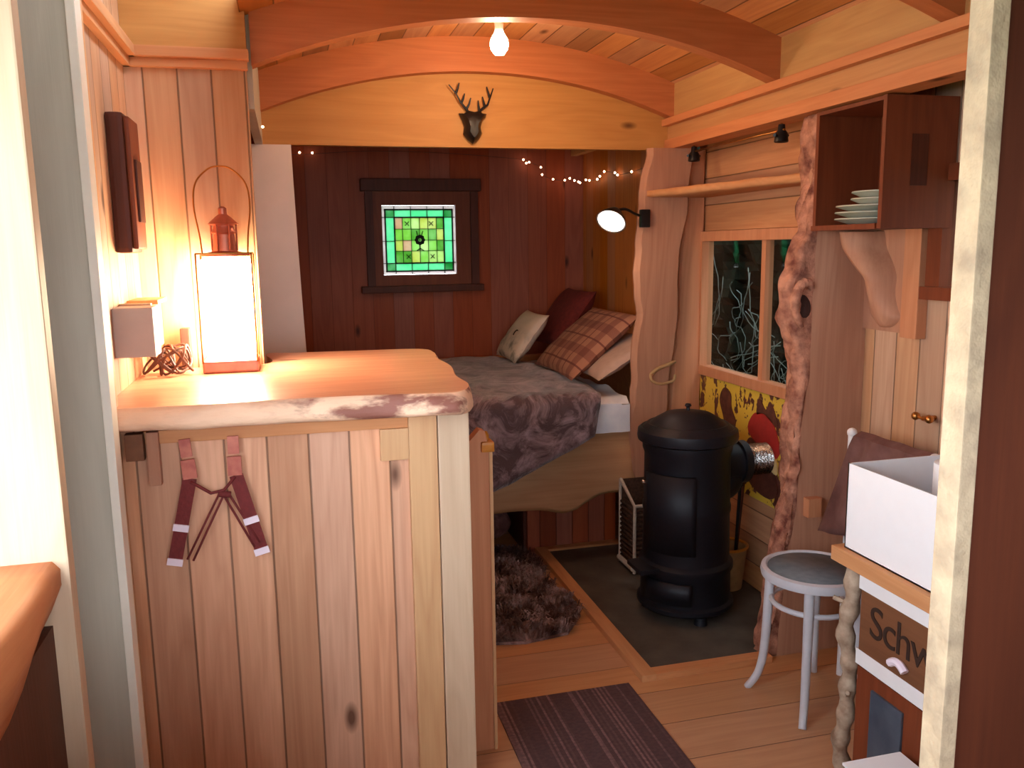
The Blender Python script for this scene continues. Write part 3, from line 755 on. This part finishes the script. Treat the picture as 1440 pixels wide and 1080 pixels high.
for i in range(N+1):
    z = 1.925*i/N; xf = zprof(FB, z)+.006*rnd(z, 12); xl = zprof(LB, z); wd = max(.012, xf-xl); r = []
    for k in range(K+1):
        a = PI*k/K; c = math.sin(a); yy = 2.578+.10*(1-math.cos(a))/2
        jj = .026*noise.noise(Vector((k*.5, z*9, 0)))+.010*noise.noise(Vector((k*1.3, z*26, 5)))
        sc_ = 1.0
        # burl hollow
        d = math.hypot((z-1.29)/.055, (k-3.2)/1.8); jj -= .035*math.exp(-d*d)
        d = math.hypot((z-1.36)/.03, (k-3.0)/2.5); jj += .02*math.exp(-d*d)
        r.append((xf-(wd*c**.7)*sc_-jj*c, yy-.012*c+ (jj*.6 if c > .2 else 0), z))
    r.append((xf+.03, 2.64, z)); r.append((xf+.03, 2.59, z))
    rg.append(r)
loft(bm, rg)
link('bark_edge', bm, 'bark', t)
bm = NB(); lathe(bm, [(0, -.01), (.03, -.008), (.042, 0), (.03, .008), (0, .01)], 0, 0, 14)
bmesh.ops.scale(bm, verts=bm.verts, vec=(.65, 1.0, 1)); bmesh.ops.rotate(bm, verts=bm.verts, matrix=Matrix.Rotation(PI/2-.2, 3, 'X')); bmesh.ops.translate(bm, verts=bm.verts, vec=(1.715, 2.578, 1.285))
link('burl_hollow', bm, 'barkdark', t, smooth=True)
bm = NB(); P_ = smooth_pts([(1.705, 2.572, 1.215), (1.678, 2.566, 1.26), (1.672, 2.566, 1.31), (1.69, 2.566, 1.355), (1.72, 2.568, 1.368), (1.742, 2.572, 1.345)], 5)
tube(bm, [p+Vector((.004*rnd(i, .9), 0, .004*rnd(i, .7, 2))) for i, p in enumerate(P_)], [.009+.009*math.sin(PI*i/(len(P_)-1))+.003*rnd(i, .8, 3) for i in range(len(P_))], 10); link('burl_lip', bm, 'bark', t, smooth=True)
bm = NB(); box(bm, 1.745, 1.80, 2.545, 2.58, .53, .60, bev=.004); solo('wooden_peg', bm, 'orange_z', 'small square wooden peg low on the bark edged slab', 'peg')
# shelf
bm = NB(); rg = []
for i in range(50):
    y = 3.64-i*(3.64-2.66)/49; k = i/49; xf = 1.575+.19*k+.012*rnd(y, 6)+(.01 if i % 17 == 3 else 0)
    zt = 1.745+.004*rnd(y, 9)
    rg.append([(XB, y, 1.715), (XB, y, zt), (xf+.015, y, zt), (xf, y, 1.742), (xf, y, 1.718), (xf+.02, y, 1.713+.004*rnd(y, 12, 2))])
loft(bm, rg); solo('live_edge_shelf', bm, 'trim_y', 'narrow pale live edge shelf along the bay above the window', 'shelf')
# spot rail
t = thing('spotlight_rail', (1.76, 3.16, 1.90), 'thin rail with two small black spotlights under the plate beam', 'spotlights')
bm = NB(); tube(bm, [(1.755, 3.53, 1.905), (1.755, 2.80, 1.905)], .004, 8); tube(bm, [(1.755, 3.51, 1.905), (1.755, 3.51, 1.93)], .004, 6); tube(bm, [(1.755, 2.82, 1.905), (1.755, 2.82, 1.93)], .004, 6); link('rail', bm, 'brass', t)
for yy in (3.51, 2.82):
    bm = NB(); lathe(bm, [(0, 1.925), (.012, 1.925), (.014, 1.905), (.022, 1.895), (.026, 1.865), (.022, 1.862), (0, 1.866)], 1.755, yy, 16); tube(bm, [(1.73, yy, 1.887), (1.715, yy-.02, 1.885)], .006, 6); tube(bm, [(1.78, yy, 1.887), (1.79, yy+.02, 1.885)], .006, 6); link('spotlight', bm, 'black', t, smooth=True)
# reading lamp
t = thing('reading_lamp', (1.50, 3.62, 1.62), 'black shaded reading lamp, lit, on the slab at bed head', 'lamp')
bm = NB(); c = Vector((1.378, 3.54, 1.605)); d = Vector((-.50, -.50, -.70)).normalized()
q = d.to_track_quat('Z', 'Y').to_matrix()
lathe(bm, [(0, -.075), (.022, -.07), (.035, -.055), (.062, -.015), (.068, 0), (.065, 0), (.055, -.012), (0, -.03)], 0, 0, 28)
bmesh.ops.transform(bm, verts=bm.verts, matrix=Matrix.Translation(c) @ q.to_4x4()); sh = link('lamp_shade', bm, 'black', t, smooth=True)
bm = NB(); lathe(bm, [(0, -.004), (.060, -.004), (.060, -.001), (0, 0)], 0, 0, 28); bmesh.ops.transform(bm, verts=bm.verts, matrix=Matrix.Translation(c) @ q.to_4x4()); link('diffuser', bm, 'read_glow', sh)
bm = NB(); tube(bm, smooth_pts([tuple(c-d*.07), (1.46, 3.575, 1.66), (1.51, 3.585, 1.64), (1.555, 3.615, 1.63)], 5), .006, 8); bm2 = None
link('arm', bm, 'black', t, smooth=True)
bm = NB(); box(bm, 1.54, 1.585, 3.585, 3.612, 1.58, 1.66, bev=.006); link('wall_mount', bm, 'black', t)
plamp('reading_lamp_light', tuple(c+d*.03), READ, (1, .72, .5), .03)
# deer
t = thing('stag_head', (.80, 3.695, 1.93), 'dark stag head wall ornament with antlers on the header board', 'wall ornament')
ZX = lambda zx: .80+(zx-520)/9.82*.0031
ZZ = lambda zy: 1.945+(990-zy)/9.82*.0031
hd = [(460, 560), (540, 575), (620, 560), (650, 590), (710, 600), (695, 645), (650, 680), (625, 780), (640, 860), (590, 940), (515, 995), (450, 945), (385, 865), (402, 770), (375, 690), (330, 600), (400, 600)]
bm = NB(); r0 = [(ZX(a), 3.694, ZZ(b_)) for a, b_ in hd]; cx, cz = ZX(515), ZZ(740)
rg = [r0, [(x, 3.68, z) for x, y, z in r0], [((x-cx)*.8+cx, 3.662, (z-cz)*.88+cz) for x, y, z in r0], [((x-cx)*.45+cx, 3.645, (z-cz)*.6+cz-.01) for x, y, z in r0]]
loft(bm, rg); link('head', bm, 'black', t, smooth=True)
for sd, ch in (('l', [[(455, 570), (400, 510), (345, 450), (290, 350), (190, 240)], [(290, 350), (318, 280), (335, 210)], [(365, 465), (392, 410), (405, 345)], [(435, 540), (470, 480), (490, 400)]]), ('r', [[(610, 570), (660, 525), (725, 480), (760, 380), (800, 270)], [(760, 380), (735, 310), (710, 250)], [(690, 500), (670, 440), (650, 380)], [(615, 560), (600, 500), (590, 430)]])):
    bm = NB()
    for q in ch:
        m = len(q); tube(bm, [(ZX(a), 3.684-.02*i/m, ZZ(b_)) for i, (a, b_) in enumerate(q)], [.006-.0035*i/(m-1) for i in range(m)], 8)
    link('antler', bm, 'black', t, smooth=True)
# fairy lights
t = thing('fairy_lights', (1.5, 4.9, 1.9), 'string of tiny warm fairy lights draped high in the bed alcove', 'fairy lights')
FL = [(1.407, 5.06, 2.02), (1.425, 5.06, 2.00), (1.44, 5.05, 2.005), (1.51, 5.04, 1.975), (1.512, 5.02, 1.93), (1.59, 5.05, 1.905), (1.665, 5.05, 1.90), (1.69, 5.03, 1.91), (1.71, 5.0, 1.895), (1.725, 4.97, 1.885), (1.735, 4.97, 1.88), (1.765, 4.95, 1.895), (1.77, 4.9, 1.888), (1.775, 4.78, 1.885), (1.78, 4.75, 1.90), (1.78, 4.68, 1.92), (1.782, 4.52, 1.90), (1.782, 4.48, 1.885), (1.782, 4.28, 1.885)]
bm = NB(); tube(bm, smooth_pts([(-.06, 5.08, 2.04), (.1, 5.07, 2.035), (.5, 5.06, 2.06), (1.0, 5.06, 2.05)]+FL+[(1.785, 3.9, 1.9)], 3), .0015, 5); link('wire', bm, 'cable', t)
for p in FL+[(.10, 5.06, 2.045), (.17, 5.07, 2.045)]:
    bm = NB(); bmesh.ops.create_icosphere(bm, subdivisions=2, radius=.0062, matrix=Matrix.Translation(Vector(p)+Vector((-.004, -.008, 0)))); link('bulb', bm, 'fairy_glow', t)
bm = NB(); bmesh.ops.create_icosphere(bm, subdivisions=2, radius=.005, matrix=Matrix.Translation((-.068, 3.60, 1.985))); tag(link('fairy_bulb', bm, 'fairy_glow'), 'single tiny lit bulb at the left end of the header', 'fairy light')
# hanging bulb
BX, BY = .776, 3.10
t = thing('hanging_bulb', (.776, 3.1, 2.18), 'bare lit bulb hanging from the curved roof between the two ribs', 'light bulb')
bm = NB(); lathe(bm, [(0, 2.182), (.018, 2.186), (.031, 2.204), (.034, 2.222), (.03, 2.239), (.018, 2.259), (.014, 2.269), (0, 2.270)], BX, BY, 24); link('bulb', bm, 'bulb_glow', t, smooth=True)
bm = NB(); lathe(bm, [(0, 2.269), (.015, 2.269), (.017, 2.299), (.005, 2.309), (0, 2.310)], BX, BY, 16); tube(bm, [(BX, BY, 2.304), (BX, BY, 2.37)], .003, 6); link('cord_and_holder', bm, 'white', t, smooth=True)
plamp('hanging_bulb_light', (BX, BY, 2.155), BULB, (1, .70, .44), .035)
# ================================================================== HEARTH + STOVE
bm = NB(); box(bm, 1.165, XB, 2.59, 3.83, 0, .012); solo('hearth_slab', bm, 'slate', 'flat dark slate hearth under the black stove', 'hearth')
t = thing('hearth_edging', (1.14, 2.54, 0), 'low pine edging strips framing the slate hearth', 'edging')
bm = NB(); box(bm, 1.11, 1.165, 2.54, 3.875, 0, .024, bev=.002); link('side_strip', bm, 'trim_y', t)
bm = NB(); box(bm, 1.165, 1.62, 2.54, 2.59, 0, .024, bev=.002); link('front_strip', bm, 'trim_x', t)
bm = NB(); box(bm, 1.165, 1.70, 3.83, 3.875, 0, .024, bev=.002); link('back_strip', bm, 'trim_x', t)
SX, SY = 1.51, 3.03
t = thing('stove', (SX, SY, .012), 'tall round black cast iron stove with wide domed lid', 'stove')
bm = NB(); z0 = .012
lathe(bm, [(0, .05), (.185, .05), (.195, .06), (.195, .075), (.182, .085), (.18, .20), (.19, .215), (.19, .235), (.175, .25), (.172, .44), (.176, .45), (.176, .47), (.172, .48), (.170, .68), (.178, .70), (.178, .725), (0, .727)], SX, SY, 48)
link('body', bm, 'iron', t, smooth=True)
for k in range(3):
    a = k*2*PI/3+2.6; bm = NB(); cx, cy = SX+.15*math.cos(a), SY+.15*math.sin(a)
    lathe(bm, [(0, z0), (.028, z0), (.024, .03), (.018, .052), (0, .053)], cx, cy, 12); link('foot', bm, 'iron', t, smooth=True)
bm = NB(); lathe(bm, [(0, .728), (.185, .728), (.197, .735), (.200, .75), (.197, .775), (.185, .785), (.18, .783), (.172, .79), (.16, .80), (.15, .799), (.13, .815), (.09, .838), (.04, .848), (.02, .85), (0, .85)], SX, SY, 48); ld = link('lid', bm, 'ironlid', t, smooth=True)
bm = NB(); lathe(bm, [(0, .85), (.008, .85), (.007, .862), (.014, .868), (.01, .876), (0, .878)], SX, SY, 14); link('lid_knob', bm, 'ironlid', ld, smooth=True)
def curved_panel(a0, a1, z0_, z1_, r0, r1, n=12):
    b = NB(); rg = []
    for i in range(n+1):
        a = a0+(a1-a0)*i/n; c_, s_ = math.cos(a), math.sin(a)
        rg.append([(SX+r0*c_, SY+r0*s_, z0_), (SX+r1*c_, SY+r1*s_, z0_+.004), (SX+r1*c_, SY+r1*s_, z1_-.004), (SX+r0*c_, SY+r0*s_, z1_)])
    loft(b, rg); return b
dr = link('fire_door', curved_panel(PI*1.02, PI*1.42, .30, .62, .165, .188), 'iron', t)
bm = NB(); bmesh.ops.create_icosphere(bm, subdivisions=3, radius=.011, matrix=Matrix.Translation((SX-.20, SY-.03, .58))); tube(bm, [(SX-.18, SY-.03, .58), (SX-.20, SY-.03, .58)], .005, 8); link('door_knob', bm, 'silver', dr)
link('ash_door', curved_panel(PI*1.05, PI*1.40, .10, .19, .170, .196), 'iron', t)
bm = NB(); box(bm, SX-.24, SX-.15, SY-.10, SY+.04, .22, .24, bev=.004); link('ash_lip', bm, 'iron', t)
bm = NB(); tube(bm, [(SX+.10, SY+.02, .615), (SX+.24, SY+.02, .615)], .075, 28); tube(bm, [(SX+.235, SY+.02, .615), (SX+.265, SY+.02, .615)], .088, 28); tube(bm, smooth_pts([(SX+.12, SY+.02, .50), (SX+.19, SY+.02, .53), (SX+.2, SY+.02, .6)], 5), .06, 20); link('flue_collar', bm, 'iron', t, smooth=True)
bm = NB(); P_ = [(SX+.262+i*.0075, SY+.02, .62) for i in range(15)]; tube(bm, P_, [.058 if i % 2 else .066 for i in range(15)], 24); link('flue_pipe', bm, 'silver', t, smooth=True)
# enamel sign
t = thing('enamel_sign', (1.895, 3.2, .45), 'chipped yellow enamel sign with brown shapes on wall behind stove', 'sign')
bm = NB(); box(bm, 1.884, 1.898, 2.70, 3.66, .42, .885, bev=.002); link('plate', bm, 'sign', t)
def blob(b, pts, x, k=0):
    n = len(pts); P = [(p[0], p[1], 0) for p in pts]; P = P[-2:]+P+P[:2]
    sm = smooth_pts(P, 4)[8:8+4*n]; prism(b, [(p.x, p.y) for p in sm], FYZ, x, x-.002)
bm = NB(); blob(bm, [(3.20, .70), (3.03, .62), (2.96, .65), (2.96, .70), (3.02, .78), (3.10, .80), (3.17, .78)], 1.883); link('red_cap', bm, plain('red enamel', (176, 48, 44), .4), t)
bm = NB(); blob(bm, [(3.22, .64), (3.17, .68), (3.06, .62), (3.00, .58), (2.96, .50), (3.02, .45), (3.16, .47), (3.24, .55)], 1.883)
blob(bm, [(3.46, .80), (3.42, .86), (3.36, .84), (3.35, .78), (3.31, .72), (3.33, .65), (3.30, .58), (3.36, .55), (3.40, .64), (3.42, .72)], 1.883)
blob(bm, [(3.14, .79), (3.12, .86), (3.07, .82), (3.04, .86), (3.0, .82), (2.98, .76), (3.08, .80)], 1.883)
link('brown_figure', bm, plain('brown enamel', (104, 60, 46), .4, scale=40, c2=(70, 36, 34)), t)
bm = NB(); blob(bm, [(3.06, .60), (3.07, .66), (2.98, .63), (2.97, .565)], 1.8805); link('number_tag', bm, 'cream', t)
cu = bpy.data.curves.new('number', 'FONT'); cu.body = '20'; cu.size = .062; cu.extrude = .001
o = fontobj('number_print', cu); C.objects.link(o); o.data.materials.append(M['ink']); o.parent = t
o.matrix_local = Matrix.Translation(Vector((1.876, 3.05, .59))-ORG[t.name]) @ Matrix(((0, 0, -1, 0), (-1, 0, 0, 0), (0, 1, 0, 0), (0, 0, 0, 1)))
# bucket with fire tools
t = thing('kindling_bucket', (1.77, 3.20, .012), 'tan bucket with yellow rim beside stove against the wall', 'bucket')
bm = NB(); lathe(bm, [(0, .012), (.07, .012), (.09, .20), (.086, .20), (.068, .02), (0, .02)], 1.79, 3.20, 24); link('body', bm, 'tan', t, smooth=True)
bm = NB(); tube(bm, [(1.79+.09*math.cos(a), 3.20+.09*math.sin(a), .20) for a in [i*PI/10 for i in range(20)]], .007, 8, closed=True); link('rim', bm, 'amber', t)
for i, (x, y, dx) in enumerate(((1.76, 3.17, -.01), (1.80, 3.15, .01), (1.82, 3.19, .02), (1.78, 3.22, 0), (1.75, 3.22, -.02))):
    bm = NB(); tube(bm, [(x, y, .03), (x+dx*2, y, .48)], .007, 8); lathe(bm, [(0, .47), (.012, .475), (.014, .49), (0, .50)], x+dx*2, y, 10)
    solo('fire_iron', bm, 'iron' if i % 2 else 'darkwood', 'dark fire tool standing in the tan bucket by the stove', 'fire tool', 'fire tools in the bucket')
# log basket
t = thing('wicker_basket', (1.56, 3.58, .012), 'dark wicker basket with pale rims standing behind the stove', 'basket')
B = (1.46, 1.72, 3.47, 3.60)
bm = NB()
box(bm, 1.46, 1.47, 3.43, 3.60, .02, .33); box(bm, 1.46, 1.72, 3.43, 3.44, .02, .33); box(bm, 1.71, 1.72, 3.43, 3.60, .02, .33); box(bm, 1.46, 1.72, 3.59, 3.60, .02, .42); box(bm, 1.46, 1.72, 3.43, 3.60, .012, .022)
for k in range(14):
    z = .03+k*.022; tube(bm, [(1.456, 3.43, z), (1.456, 3.6, z)], .007, 6); tube(bm, [(1.46, 3.427, z), (1.72, 3.427, z)], .007, 6)
link('woven_sides', bm, 'wicker', t)
bm = NB(); tube(bm, [(1.455, 3.60, .42), (1.455, 3.43, .335), (1.72, 3.43, .335)], .009, 8); tube(bm, [(1.453, 3.425, .335), (1.453, 3.425, .02)], .008, 8); tube(bm, [(1.453, 3.60, .42), (1.453, 3.60, .02)], .007, 8); tube(bm, [(1.45, 3.60, .04), (1.45, 3.425, .04)], .014, 8); link('pale_rim', bm, 'palewicker', t, smooth=True)
# rugs
bm = NB(); box(bm, .58, 1.06, 1.62, 2.54, 0, .008)
solo('striped_mat', bm, 'mat', 'dark purple striped woven mat on the wooden floor', 'mat')
RO = [(.50, 3.0), (.66, 2.96), (.80, 2.93), (.98, 2.96), (1.08, 3.10), (1.085, 3.28), (1.04, 3.40), (1.07, 3.6), (1.06, 3.80), (.95, 3.92), (.70, 3.95), (.52, 3.8), (.45, 3.4)]
def inside(x, y, P):
    c = False; j = len(P)-1
    for i in range(len(P)):
        if (P[i][1] > y) != (P[j][1] > y) and x < (P[j][0]-P[i][0])*(y-P[i][1])/(P[j][1]-P[i][1])+P[i][0]: c = not c
        j = i
    return c
bm = NB(); prism(bm, RO, FXY, .001, .012)
k = 0
while k < 9000:
    x, y = random.uniform(.42, 1.12), random.uniform(2.9, 3.97)
    if not inside(x, y, RO): continue
    k += 1; clump = noise.noise(Vector((x*9, y*9, 0)))*6
    a = clump+random.uniform(-.6, .6); L_ = random.uniform(.025, .05); hh = random.uniform(.015, .045)+.02*noise.noise(Vector((x*8, y*8, 7)))
    wv = Vector((-math.sin(a), math.cos(a), 0))*.003; p = Vector((x, y, .01)); q = p+Vector((math.cos(a)*L_*.5, math.sin(a)*L_*.5, max(.006, hh))); r = p+Vector((math.cos(a)*L_, math.sin(a)*L_, max(.004, hh*.8)))
    v = [bm.verts.new(p-wv), bm.verts.new(p+wv), bm.verts.new(q+wv), bm.verts.new(q-wv), bm.verts.new(r)]
    bm.faces.new((v[0], v[1], v[2], v[3])); bm.faces.new((v[3], v[2], v[4]))
tag(link('sheepskin_rug', bm, 'fur'), 'shaggy dark brown sheepskin rug on the floor before the bed', 'rug')
bm = NB(); bmesh.ops.create_icosphere(bm, subdivisions=4, radius=1)
for v in bm.verts:
    c = v.co; v.co = Vector((.86+c.x*.19, 4.12+c.y*.14, .09+max(-.9, c.z)*.09+.012*noise.noise(c*4)))
solo('fleece_cushion', bm, 'pinkfur', 'pinkish fleecy cushion on the floor in the recess below bed', 'floor cushion', smooth=True)
# ================================================================== RIGHT SIDE
# stool
t = thing('stool', (1.60, 2.29, 0), 'round bentwood stool with grey seat and white painted legs', 'stool')
bm = NB(); lathe(bm, [(0, .425), (.145, .425), (.165, .43), (.168, .445), (.165, .458), (.152, .462), (.146, .457), (.146, .44), (0, .44)], 1.60, 2.29, 48); link('seat_rim', bm, 'stripblue', t, smooth=True)
bm = NB(); lathe(bm, [(0, .440), (.145, .440), (.145, .456), (0, .457)], 1.60, 2.29, 40); link('seat', bm, 'seatgrey', t)
for a in (PI*1.30, PI*.80, PI*.30, PI*1.8):
    a = a-.05
    pr = [(.135, .43), (.14, .3), (.148, .15), (.165, .06), (.20, .0)]
    bm = NB(); tube(bm, smooth_pts([(1.60+r*math.cos(a), 2.29+r*math.sin(a), z) for r, z in pr], 5), [.0165-.0045*i/20 for i in range(21)], 12); link('leg', bm, 'stripblue', t, smooth=True)
bm = NB(); tube(bm, [(1.60+.13*math.cos(a), 2.29+.13*math.sin(a), .345) for a in [i*PI/14 for i in range(28)]], .009, 8, closed=True); link('stretcher_ring', bm, 'stripblue', t, smooth=True)
# desk
t = thing('desk', (1.6, 1.4, 0), 'wooden desk with branch leg, crate drawer and white shelf edges', 'desk')
bm = NB(); box(bm, 1.305, 1.96, 1.01, 1.80, .70, .738, bev=.003); link('desk_top', bm, 'orange_z' if False else 'trim_y', t)
bm = NB(); box(bm, 1.325, 1.94, 1.01, 1.71, .655, .70); link('top_rail', bm, 'white', t)
bm = NB(); box(bm, 1.325, 1.94, 1.01, 1.71, .458, .498); link('shelf', bm, 'white', t)
bm = NB(); box(bm, 1.93, 1.95, 1.01, 1.71, 0, .655); box(bm, 1.34, 1.94, 1.69, 1.71, 0, .66); link('back_panel', bm, 'darkwood', t)
bm = NB(); box(bm, 1.325, 1.345, 1.02, 1.70, .498, .655); dw = link('crate_drawer', bm, 'cratewood', t)
cu = bpy.data.curves.new('lettering', 'FONT'); cu.body = 'Schw'; cu.size = .115; cu.extrude = .0008; cu.space_character = .9
o = fontobj('lettering', cu); C.objects.link(o); o.data.materials.append(M['ink']); o.parent = dw; ORG[o.name] = ORG[dw.name]
o.matrix_local = Matrix.Translation(Vector((1.3235, 1.665, .552))-ORG[dw.name]) @ Matrix(((0, 0, -1, 0), (-1, 0, 0, 0), (0, 1, 0, 0), (0, 0, 0, 1)))
bm = NB(); tube(bm, [(1.315+.0*i, 1.575-.05*i/8, .525+.012*math.sin(PI*i/8)) for i in range(9)], .010, 8); link('handle', bm, 'refl', dw, smooth=True)
bm = NB(); box(bm, 1.325, 1.345, 1.02, 1.70, .02, .455); dd = link('door', bm, 'dwood_in', t)
bm = NB(); box(bm, 1.318, 1.325, 1.53, 1.64, .06, .42, bev=.002); box(bm, 1.318, 1.325, 1.1, 1.45, .06, .42, bev=.002); link('door_panel', bm, 'bluegrey', dd)
bm = NB(); P_ = [(1.33+.008*math.sin(i*.9), 1.745+.006*math.sin(i*1.7), i*.70/16) for i in range(17)]; tube(bm, smooth_pts(P_, 3), [.021+.004*math.sin(i*1.3) for i in range(49)], 12); tube(bm, [(1.32, 1.75, .60), (1.30, 1.775, .607)], .006, 6); tube(bm, [(1.33, 1.74, .35), (1.315, 1.72, .37)], .006, 6)
link('branch_leg', bm, 'greybark', t, smooth=True)
# white box with roll
t = thing('storage_box', (1.48, 1.6, .738), 'open white box on the desk with paper roll inside', 'box')
bm = NB(); x0, x1, y0, y1, z0, z1 = 1.325, 1.66, 1.42, 1.775, .738, .957
box(bm, x0, x1, y0, y1, z0, z0+.004)
for a in ((x0, x0+.004, y0, y1), (x1-.004, x1, y0, y1), (x0, x1, y0, y0+.004), (x0, x1, y1-.004, y1)): box(bm, *a, z0, z1)
link('sides', bm, 'whitebox', t)
bm = NB(); lathe(bm, [(.02, .86), (.055, .86), (.055, .965), (.05, .967), (.022, .967), (.02, .965), (.02, .86)], 1.55, 1.66, 28); lathe(bm, [(.02, .745), (.055, .745), (.055, .858), (.02, .858)], 1.55, 1.66, 28)
solo('paper_roll', bm, 'paper', 'white paper roll standing inside the open white box', 'paper roll', smooth=True)
bm = NB(); x0, x1, y0, y1, z0, z1 = 1.15, 1.298, 1.15, 1.50, 0, .338
box(bm, x0, x1, y0, y1, z0, z0+.006)
for a in ((x0, x0+.006, y0, y1), (x1-.006, x1, y0, y1), (x0, x1, y0, y0+.006), (x0, x1, y1-.006, y1)): box(bm, *a, z0, z1)
box(bm, x0-.004, x1, y0-.004, y1+.004, z1, z1+.006)
solo('floor_bin', bm, 'whitebox', 'white lidded bin on the floor before the desk', 'bin')
# white frame and blanket
t = thing('towel_stand', (1.84, 2.2, 0), 'white wooden stand behind the desk holding a mauve blanket', 'stand')
bm = NB()
for yy in (2.02, 2.40):
    tube(bm, [(1.80, yy, 0), (1.80, yy, .86)], .013, 10)
    bmesh.ops.create_icosphere(bm, subdivisions=2, radius=.017, matrix=Matrix.Translation((1.80, yy, .87)))
tube(bm, [(1.80, 2.02, .84), (1.80, 2.40, .84)], .010, 8); tube(bm, [(1.80, 2.02, .25), (1.80, 2.40, .25)], .010, 8)
tube(bm, [(1.80, 2.02, .25), (1.93, 2.02, .02)], .010, 8); tube(bm, [(1.80, 2.40, .25), (1.93, 2.40, .02)], .010, 8)
link('frame', bm, 'white', t, smooth=True)
bm = NB(); V = []
for j in range(27):
    row = []
    for i in range(21):
        u = i/20; v = j/26; y = 2.36-.36*u; s = v*.74
        if s < .34: x, z = 1.835+.01*math.sin(u*20), .865-(.34-s)*.95
        elif s < .40: k = (s-.34)/.06; x, z = 1.835-.055*k, .865+.012*math.sin(PI*k)
        else: k = s-.40; x, z = 1.78-.05*k, .865-k*(.75+.35*(1-u)); y += .10*k*(1-u)/.34*1.6
        x -= .012*math.sin(u*17+s*6)*(1 if s > .4 else .3)
        row.append(bm.verts.new((x, y, z)))
    V.append(row)
for j in range(26):
    for i in range(20): bm.faces.new((V[j][i], V[j][i+1], V[j+1][i+1], V[j+1][i]))
o = solo('blanket', bm, 'mauve', 'mauve brown blanket draped over the white stand behind the box', 'blanket', smooth=True)
o.modifiers.new('s', 'SOLIDIFY').thickness = .006
t = thing('brass_tap', (1.95, 2.26, .93), 'small brass fitting on the right wall above the blanket', 'brass fitting')
bm = NB(); tube(bm, [(1.969, 2.22, .945), (1.92, 2.22, .945)], .007, 8); link('stem', bm, 'brass', t, smooth=True)
for yy in (2.19, 2.25):
    bm = NB(); bmesh.ops.create_icosphere(bm, subdivisions=2, radius=.014, matrix=Matrix.Translation((1.92, yy, .948))); tube(bm, [(1.92, 2.22, .945), (1.92, yy, .948)], .005, 6); link('knob', bm, 'brass', t, smooth=True)
# wall cupboard
t = thing('wall_cupboard', (1.85, 2.36, 1.54), 'dark mahogany open wall cupboard holding a stack of pale plates', 'cupboard')
x0, x1, y0, y1, z0, z1 = 1.72, 1.965, 2.20, 2.555, 1.54, 1.925
bm = NB(); box(bm, x0, x1-.01, y0+.016, y1-.016, z0, z0+.016); box(bm, x0, x1-.01, y0+.016, y1-.016, z1-.012, z1); box(bm, x0, x1, y1-.016, y1, z0, z1); box(bm, x0, x1, y0, y0+.016, z0, z1); box(bm, x1-.01, x1, y0+.016, y1-.016, z0, z1); link('carcass', bm, 'dwood_in', t)
bm = NB(); box(bm, x0-.008, x0, y0, y0+.016, z0, z1); link('front_stile', bm, 'dwood_in', t)
bm = NB(); box(bm, x0-.006, x0, y0+.03, y1, z0, z0+.016); link('bottom_rail', bm, 'dwood_in', t)
bm = NB(); box(bm, 1.805, 1.862, y0-.003, y0, 1.665, 1.815); link('side_inset', bm, 'darkwood', t)
zc = z0+.017
for k, (r, hgt) in enumerate(((.118, .016), (.117, .016), (.115, .016), (.088, .017), (.086, .017))):
    bm = NB(); cy = 2.405+(-.03 if k > 2 else 0); cx = 1.84
    lathe(bm, [(0, zc), (r*.6, zc), (r*.65, zc+.003), (r, zc+hgt), (r-.002, zc+hgt+.004), (r*.62, zc+.008), (0, zc+.007)], cx, cy, 36)
    lab = ['large pale plate lowest of the stack in the wall cupboard', 'large pale plate second from bottom of the cupboard stack', 'large pale plate directly under the smaller plates in cupboard', 'small pale plate resting on the large plates in cupboard', 'small pale plate topmost of the stack in cupboard'][k]
    solo('plate', bm, 'plate', lab, 'plate', 'plates in the wall cupboard', smooth=True); zc += hgt+.0045
# bracket, backing board, batten
t = thing('shelf_bracket', (1.93, 2.4, 1.2), 'natural curved wooden bracket on backing board below wall cupboard', 'bracket')
bm = NB(); box(bm, 1.955, 1.969, 2.30, 2.62, 1.20, 1.54); link('backing_board', bm, 'slab', t)
bm = NB(); rg = []
cl = smooth_pts([(0, 2.55, 1.535), (0, 2.545, 1.48), (0, 2.50, 1.42), (0, 2.47, 1.38), (0, 2.47, 1.33), (0, 2.465, 1.28), (0, 2.455, 1.24), (0, 2.455, 1.215)], 5)
for i, p in enumerate(cl):
    k = i/(len(cl)-1); wd = .06+.012*math.sin(k*9)-(.045*max(0, (k-.8)/.2)); dp = .11*(1-k)+.02
    rg.append([(1.955-dp*(math.sin(PI*j/8)**.7), p.y-wd+2*wd*j/8, p.z) for j in range(9)])
loft(bm, rg); link('curved_bracket', bm, 'slab', t, smooth=True)
bm = NB(); box(bm, 1.93, 1.969, 2.285, 2.36, 1.19, 1.54, bev=.003); link('batten', bm, 'orange_z', t)
